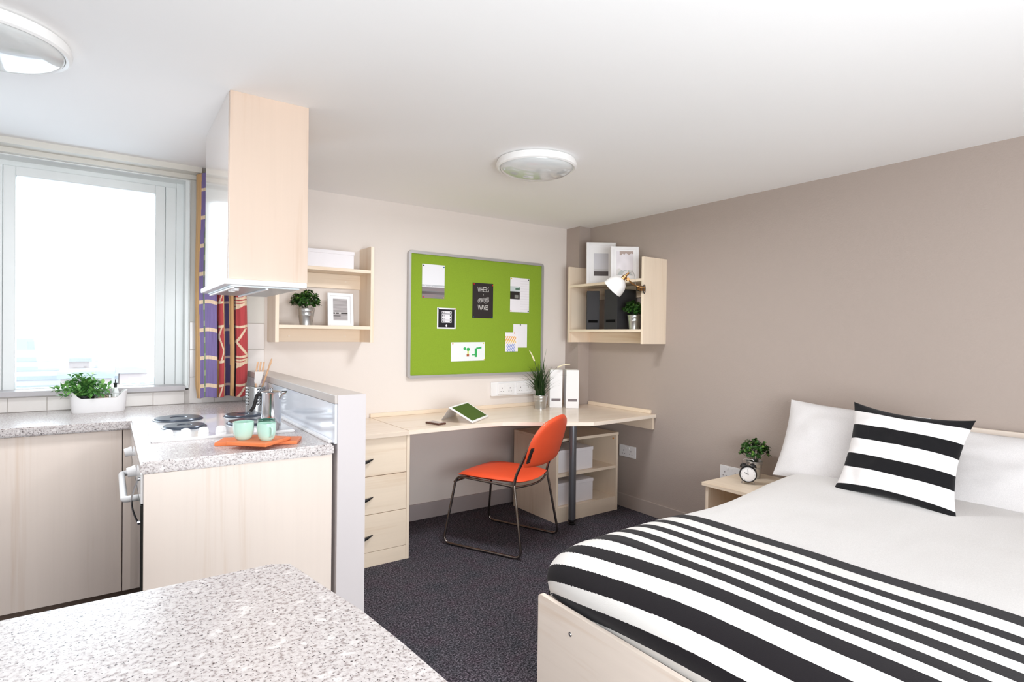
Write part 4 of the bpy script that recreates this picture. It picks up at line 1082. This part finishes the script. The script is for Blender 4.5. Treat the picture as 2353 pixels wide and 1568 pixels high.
# ================================================================== DESK THINGS
# tablet on a folding white stand
tb_ = thing('tablet', 'white tablet with plain green screen propped on a folded white stand', 'tablet', (1.95, 3.18, .7455))

A_ = Vector((1.755, 3.156, .838)); B_ = A_ + Vector((.245, .193, 0)); D_ = Vector((1.867, 3.045, .7475)); C_ = D_ + Vector((.238, .188, 0))
def slab(q, th):
    n = (q[1] - q[0]).cross(q[3] - q[0]).normalized()
    if n.z > 0: n = -n
    bm = bmesh.new(); a = [bm.verts.new(p) for p in q]; b = [bm.verts.new(p + n * th) for p in q]
    bm.faces.new(a); bm.faces.new(b[::-1])
    for k in range(4): bm.faces.new((a[k], a[(k + 1) % 4], b[(k + 1) % 4], b[k]))
    bmesh.ops.recalc_face_normals(bm, faces=bm.faces[:]); return bm, n
q = [p + Vector((0, 0, .008)) for p in (A_, B_, C_, D_)]
s_, nn_ = slab(q, .008); bmesh.ops.bevel(s_, geom=s_.edges[:], offset=.0015, segments=2, affect='EDGES'); obj('case', s_, m_whplastic, tb_)
def inset(q, a, b):
    c = sum(q, Vector()) / 4; o = []
    for u, v in ((a, b), (1 - a, b), (1 - a, 1 - b), (a, 1 - b)): o.append(q[0].lerp(q[1], u).lerp(q[3].lerp(q[2], u), v))
    return o
s_, _n = slab([p - nn_ * .0009 for p in inset(q, .055, .075)], .0006); obj('screen', s_, m_tabgreen, tb_)
f0 = Vector((1.776, 3.297, .7465)); st2, _n = slab([A_ + Vector((.004, .006, .002)), A_ + Vector((.200, .160, .002)), f0 + Vector((.196, .154, 0)), f0], .002); obj('stand_flap', st2, m_whplastic, tb_)
ph = thing('phone', 'small dark brown cased phone lying on the desk beside the tablet', 'phone', (1.668, 3.168, .7453), math.atan2(-.116, .033))
obj('case', box(-.060, .060, -.032, .032, 0, .011, .003), m_brownleather, ph, world=False)
obj('screen', box(-.052, .052, -.027, .027, .0111, .0116), m_phoneglass, ph, world=False)

# clip-on lamp on the grey-wall shelf
LC = Vector((3.002, 2.700, 1.640))
def lp(px, py, d=0.0):  # offsets from the clamp measured across / up (metres), d towards the room
    return LC + RT * px + Vector((0, 0, py)) - FD * d
lam = thing('clip_lamp', 'white and brass clip-on reading lamp on the front edge of the grey-wall shelf', 'lamp', tuple(LC))
obj('clamp', box(2.955, 3.010, 2.672, 2.678, 1.618, 1.652, .001), m_brass, lam); obj('clamp', box(2.955, 3.010, 2.7005, 2.7065, 1.618, 1.652, .001), m_black, lam)
obj('clamp', box(2.955, 2.994, 2.6785, 2.700, 1.622, 1.648, .001), m_brass, lam)
rg = [Vector((2.985 + .0, 2.660 + .010 * math.cos(a * PI / 10), 1.630 + .030 * math.sin(a * PI / 10))) + RT * (.014 * math.cos(a * PI / 10)) for a in range(20)]
obj('clamp_ring', tube(rg, .0028, 8, closed=True), m_black, lam, True)
obj('clamp_arm', tube([Vector((2.985, 2.655, 1.64)), Vector((2.96, 2.668, 1.640)), lp(-.045, .010, .05)], .006, 10), m_brass, lam, True)
j1 = lp(-.050, .012, .055); j2 = lp(-.112, .052, .075); j3 = lp(-.118, .098, .085); j4 = lp(-.150, .072, .09)
obj('arm', tube([j1, lp(-.08, .025, .065), j2], .0055, 10), m_brass, lam, True)
obj('joint', cyl(j2 - FD * .012, j2 + FD * .012, .011, 16), m_brass, lam, True)
sp0 = lp(-.148, .054, .09); ax = (RT * -.66 + Vector((0, 0, -.70)) + FD * .34).normalized()
obj('socket', tube([sp0 - ax * .058, sp0 - ax * .030, sp0 - ax * .028, sp0 + ax * .004], .012, 16, radii=[.007, .008, .014, .017]), m_brass, lam, True)
obj('neck', tube([j2, sp0 - ax * .012], .0065, 10), m_brass, lam, True)
shp = lathe([(.016, 0), (.030, .006), (.050, .022), (.064, .046), (.071, .075), (.0735, .098), (.0715, .098), (.069, .075), (.062, .047), (.048, .024), (.028, .008), (.014, .002)], 40)
shp.transform(Matrix.Translation(sp0) @ ax.to_track_quat('Z', 'Y').to_matrix().to_4x4()); obj('lamp_shade', shp, m_shade, lam, True)
blb = lathe([(0, .075), (.018, .068), (.025, .050), (.018, .030), (.010, .010), (0, .008)], 20); blb.transform(Matrix.Translation(sp0) @ ax.to_track_quat('Z', 'Y').to_matrix().to_4x4()); obj('bulb', blb, m_whplastic, lam, True)
cb_ = [sp0 - ax * .056, sp0 - ax * .066 + RT * .02, lp(-.075, .095, .09), lp(-.062, .055, .08), lp(-.060, .025, .07), j1]
obj('cable', tube(fillet(cb_, .03, 6), .0018, 6), plain('grey_cable', (150, 146, 140), .5), lam, True)

# alarm clock
ck = thing('alarm_clock', 'small black twin-bell alarm clock with white dial on the bedside table', 'clock', (2.945, 1.842, .4825), -1.01)
R_ = .046; zc_ = .056
def ydisc(r, y0, y1, z, seg=36): return cyl((0, y0, z), (0, y1, z), r, seg)
cbm = lathe([(0, .018), (R_ - .006, .018), (R_, .010), (R_, -.018), (R_ - .002, -.021), (R_ - .0055, -.021), (R_ - .0055, -.016), (0, -.016)], 40)
cbm.transform(Matrix.Translation((0, 0, zc_)) @ Matrix.Rotation(-PI / 2, 4, 'X')); obj('case', cbm, m_black, ck, True, world=False)
obj('dial', ydisc(R_ - .006, -.0172, -.0164, zc_), m_whcard, ck, world=False)
for a, L, w in ((-4, .030, .0010), (-62, .022, .0014)):
    b = box(-w, w, -.0186, -.0178, 0, L); b.transform(Matrix.Translation((0, 0, zc_)) @ Matrix.Rotation(math.radians(a), 4, 'Y')); obj('clock_hand', b, m_black, ck, world=False)
obj('hand_hub', ydisc(.0028, -.0195, -.0176, zc_, 12), m_black, ck, world=False)
for k in range(12):
    b = box(-.0006, .0006, -.0177, -.0173, .032, .037); b.transform(Matrix.Translation((0, 0, zc_)) @ Matrix.Rotation(k * PI / 6, 4, 'Y')); obj('hour_mark', b, m_label, ck, world=False)
for sx in (-1, 1):
    bl_ = lathe([(0, .013), (.010, .011), (.017, .005), (.0195, -.001), (.018, -.001), (0, .008)], 24); bl_.transform(Matrix.Translation((sx * .026, 0, zc_ + .045)) @ Matrix.Rotation(sx * .45, 4, 'Y')); obj('bell', bl_, m_black, ck, True, world=False)
    obj('foot', tube([(sx * .026, 0, zc_ - .034), (sx * .033, 0, .001)], .0028, 8), m_chrome, ck, True, world=False)
    obj('bell_post', tube([(sx * .018, 0, zc_ + .040), (sx * .026, 0, zc_ + .057)], .002, 8), m_chrome, ck, True, world=False)
obj('carry_handle', tube(fillet([(-.030, 0, zc_ + .056), (-.028, 0, zc_ + .082), (.028, 0, zc_ + .082), (.030, 0, zc_ + .056)], .014), .0022, 8), m_chrome, ck, True, world=False)
obj('hammer', tube([(0, 0, zc_ + .044), (0, 0, zc_ + .060)], .0025, 8), m_chrome, ck, True, world=False)

# ================================================================== CEILING LAMPS
def oyster(label, x, y, power):
    t = thing('ceiling_lamp', label, 'ceiling lamp', (x, y, ZC), 0, 'round ceiling lamps')
    obj('base_ring', lathe([(0, 0), (.188, 0), (.200, -.004), (.206, -.022), (.204, -.036), (.196, -.041), (.188, -.038), (.186, -.03), (0, -.03)], 64, (x, y, ZC - .0005)), m_lamprim, t, True)
    pr = [(.1865, -.034)] + [(.1865 * math.cos(PI / 2 * k / 14), -.034 - .052 * math.sin(PI / 2 * k / 14)) for k in range(1, 14)] + [(0, -.086)]
    obj('glass_dome', lathe(pr, 64, (x, y, ZC)), m_lampglass, t, True)
    l = bpy.data.lights.new('lamp_light', 'AREA'); l.shape = 'DISK'; l.size = .36; l.energy = power; l.color = (.93, .965, 1.0)
    lo = bpy.data.objects.new('lamp_light', l); COL.objects.link(lo); lo.parent = t; lo.location = (0, 0, -.092); return t
oyster('round white ceiling lamp with frosted dome over the study area', 1.782, 2.320, 19)
oyster('round white ceiling lamp with frosted dome over the kitchen, partly out of view', -.302, 2.315, 9)

# ================================================================== CURTAIN
CX0, CX1, CZ0, CZ1 = .388, .650, .940, 2.165
TAN, TAN2, PUR, PURD, REDC, CRM, GRN, DRKC = (204, 164, 116), (188, 144, 94), (124, 110, 156), (66, 56, 90), (180, 72, 74), (224, 200, 172), (112, 128, 104), (48, 30, 36)
def near(z, z0, per, w): return abs((z - z0 + per / 2) % per - per / 2) < w / 2
def tri(z, per): q = (z / per) % 1.0; return 2 * q if q < .5 else 2 - 2 * q
def curt_col(x, z):
    x += .0025 * math.sin(z * 5.0)
    n = noise.noise(Vector((x * 260, z * 9, 0))); m = 1 + .07 * n
    def c(k): return tuple(max(0, min(255, v * m)) for v in k)
    if x < .406: return c(TAN)
    if x < .493:
        if abs(x - .428) < .0035: return c(GRN) if near(z * 1.0, 1.3, .09, .06) else c((150, 160, 130))
        if near(z, 1.311, .153, .018): return c(CRM)
        return c(PUR)
    if x < .500: return c(TAN2) if z < 1.15 else c(DRKC)  # upper part: shade inside the fold painted into the cloth colour
    if x < .524:
        if near(z, 1.468, .33, .012) or near(z, 1.335, .33, .012): return c(CRM)
        if abs((x - .500) / .024 - tri(z - 1.28, .17)) < .16 and near(z, 1.24, .33, .20): return c(CRM)
        return c(REDC)
    if x < .531: return c(TAN)
    if x < .556: return c((150, 132, 130)) if near(z, 1.311, .153, .015) else c(PURD)
    if x < .580: return c(DRKC) if abs(x - .5785) < .0012 else c(TAN)
    if x < .585: return c(DRKC)  # second crease, its shade painted as a dark strip
    if near(z, 1.445 + (x - .6) * .5, .33, .016) or near(z, 1.335, .33, .015) or near(z, 1.477, .33, .010) or near(z, 1.165, .33, .013) or near(z, 1.127, .33, .013): return c(CRM)
    if abs((x - .588) / .056 - tri(z - 1.250, .16)) < .13 and near(z, 1.245, .33, .15): return c(CRM)
    return c(REDC)
cbm = bmesh.new(); ccl = cbm.loops.layers.color.new('Col'); nx_, nz_ = 200, 360
FOLD = [(.388, 3.565), (.395, 3.535), (.406, 3.515), (.43, 3.500), (.46, 3.494), (.488, 3.500), (.4965, 3.545), (.500, 3.548), (.504, 3.510), (.513, 3.498), (.524, 3.503), (.531, 3.535), (.543, 3.548), (.556, 3.540), (.562, 3.510), (.569, 3.500), (.577, 3.510), (.583, 3.548), (.590, 3.515), (.61, 3.495), (.63, 3.498), (.642, 3.520), (.650, 3.55)]
def fold(x):
    for (a, ya), (b, yb) in zip(FOLD, FOLD[1:]):
        if a <= x <= b: t = (x - a) / (b - a); t = t * t * (3 - 2 * t); return ya + (yb - ya) * t
    return FOLD[-1][1]
V = []
for i in range(nx_ + 1):
    x0 = CX0 + (CX1 - CX0) * i / nx_; row = []
    for j in range(nz_ + 1):
        z = CZ0 + (CZ1 - CZ0) * j / nz_
        sh = .010 * math.exp(-((z - CZ0) / .05) ** 2) if i < 12 else (-.012 * math.exp(-((z - CZ0) / .06) ** 2) if i > nx_ - 10 else 0)
        taper = 1 - .06 * max(0, (z - 1.25)) ** 1.2 * ((x0 - .39) / .26)
        amp = .8 + .2 * math.sin(z * 4)
        row.append(cbm.verts.new((CX0 + (x0 - CX0) * taper + sh + .002 * math.sin(z * 7), 3.53 + (fold(x0) - 3.53) * amp, z + .004 * math.sin(x0 * 60))))
    V.append(row)
for i in range(nx_):
    for j in range(nz_):
        f = cbm.faces.new((V[i][j], V[i + 1][j], V[i + 1][j + 1], V[i][j + 1])); c = rgb(curt_col(CX0 + (CX1 - CX0) * (i + .5) / nx_, CZ0 + (CZ1 - CZ0) * (j + .5) / nz_))
        for lp_ in f.loops: lp_[ccl] = c
cu = obj('curtain', cbm, m_vcurtain, sm=True, origin=(.52, 3.53, .94)); md = cu.modifiers.new('t', 'SOLIDIFY'); md.thickness = .003
setp(cu, 'folded purple and red patterned curtain with tan bands, hanging right beside the window', 'curtain')
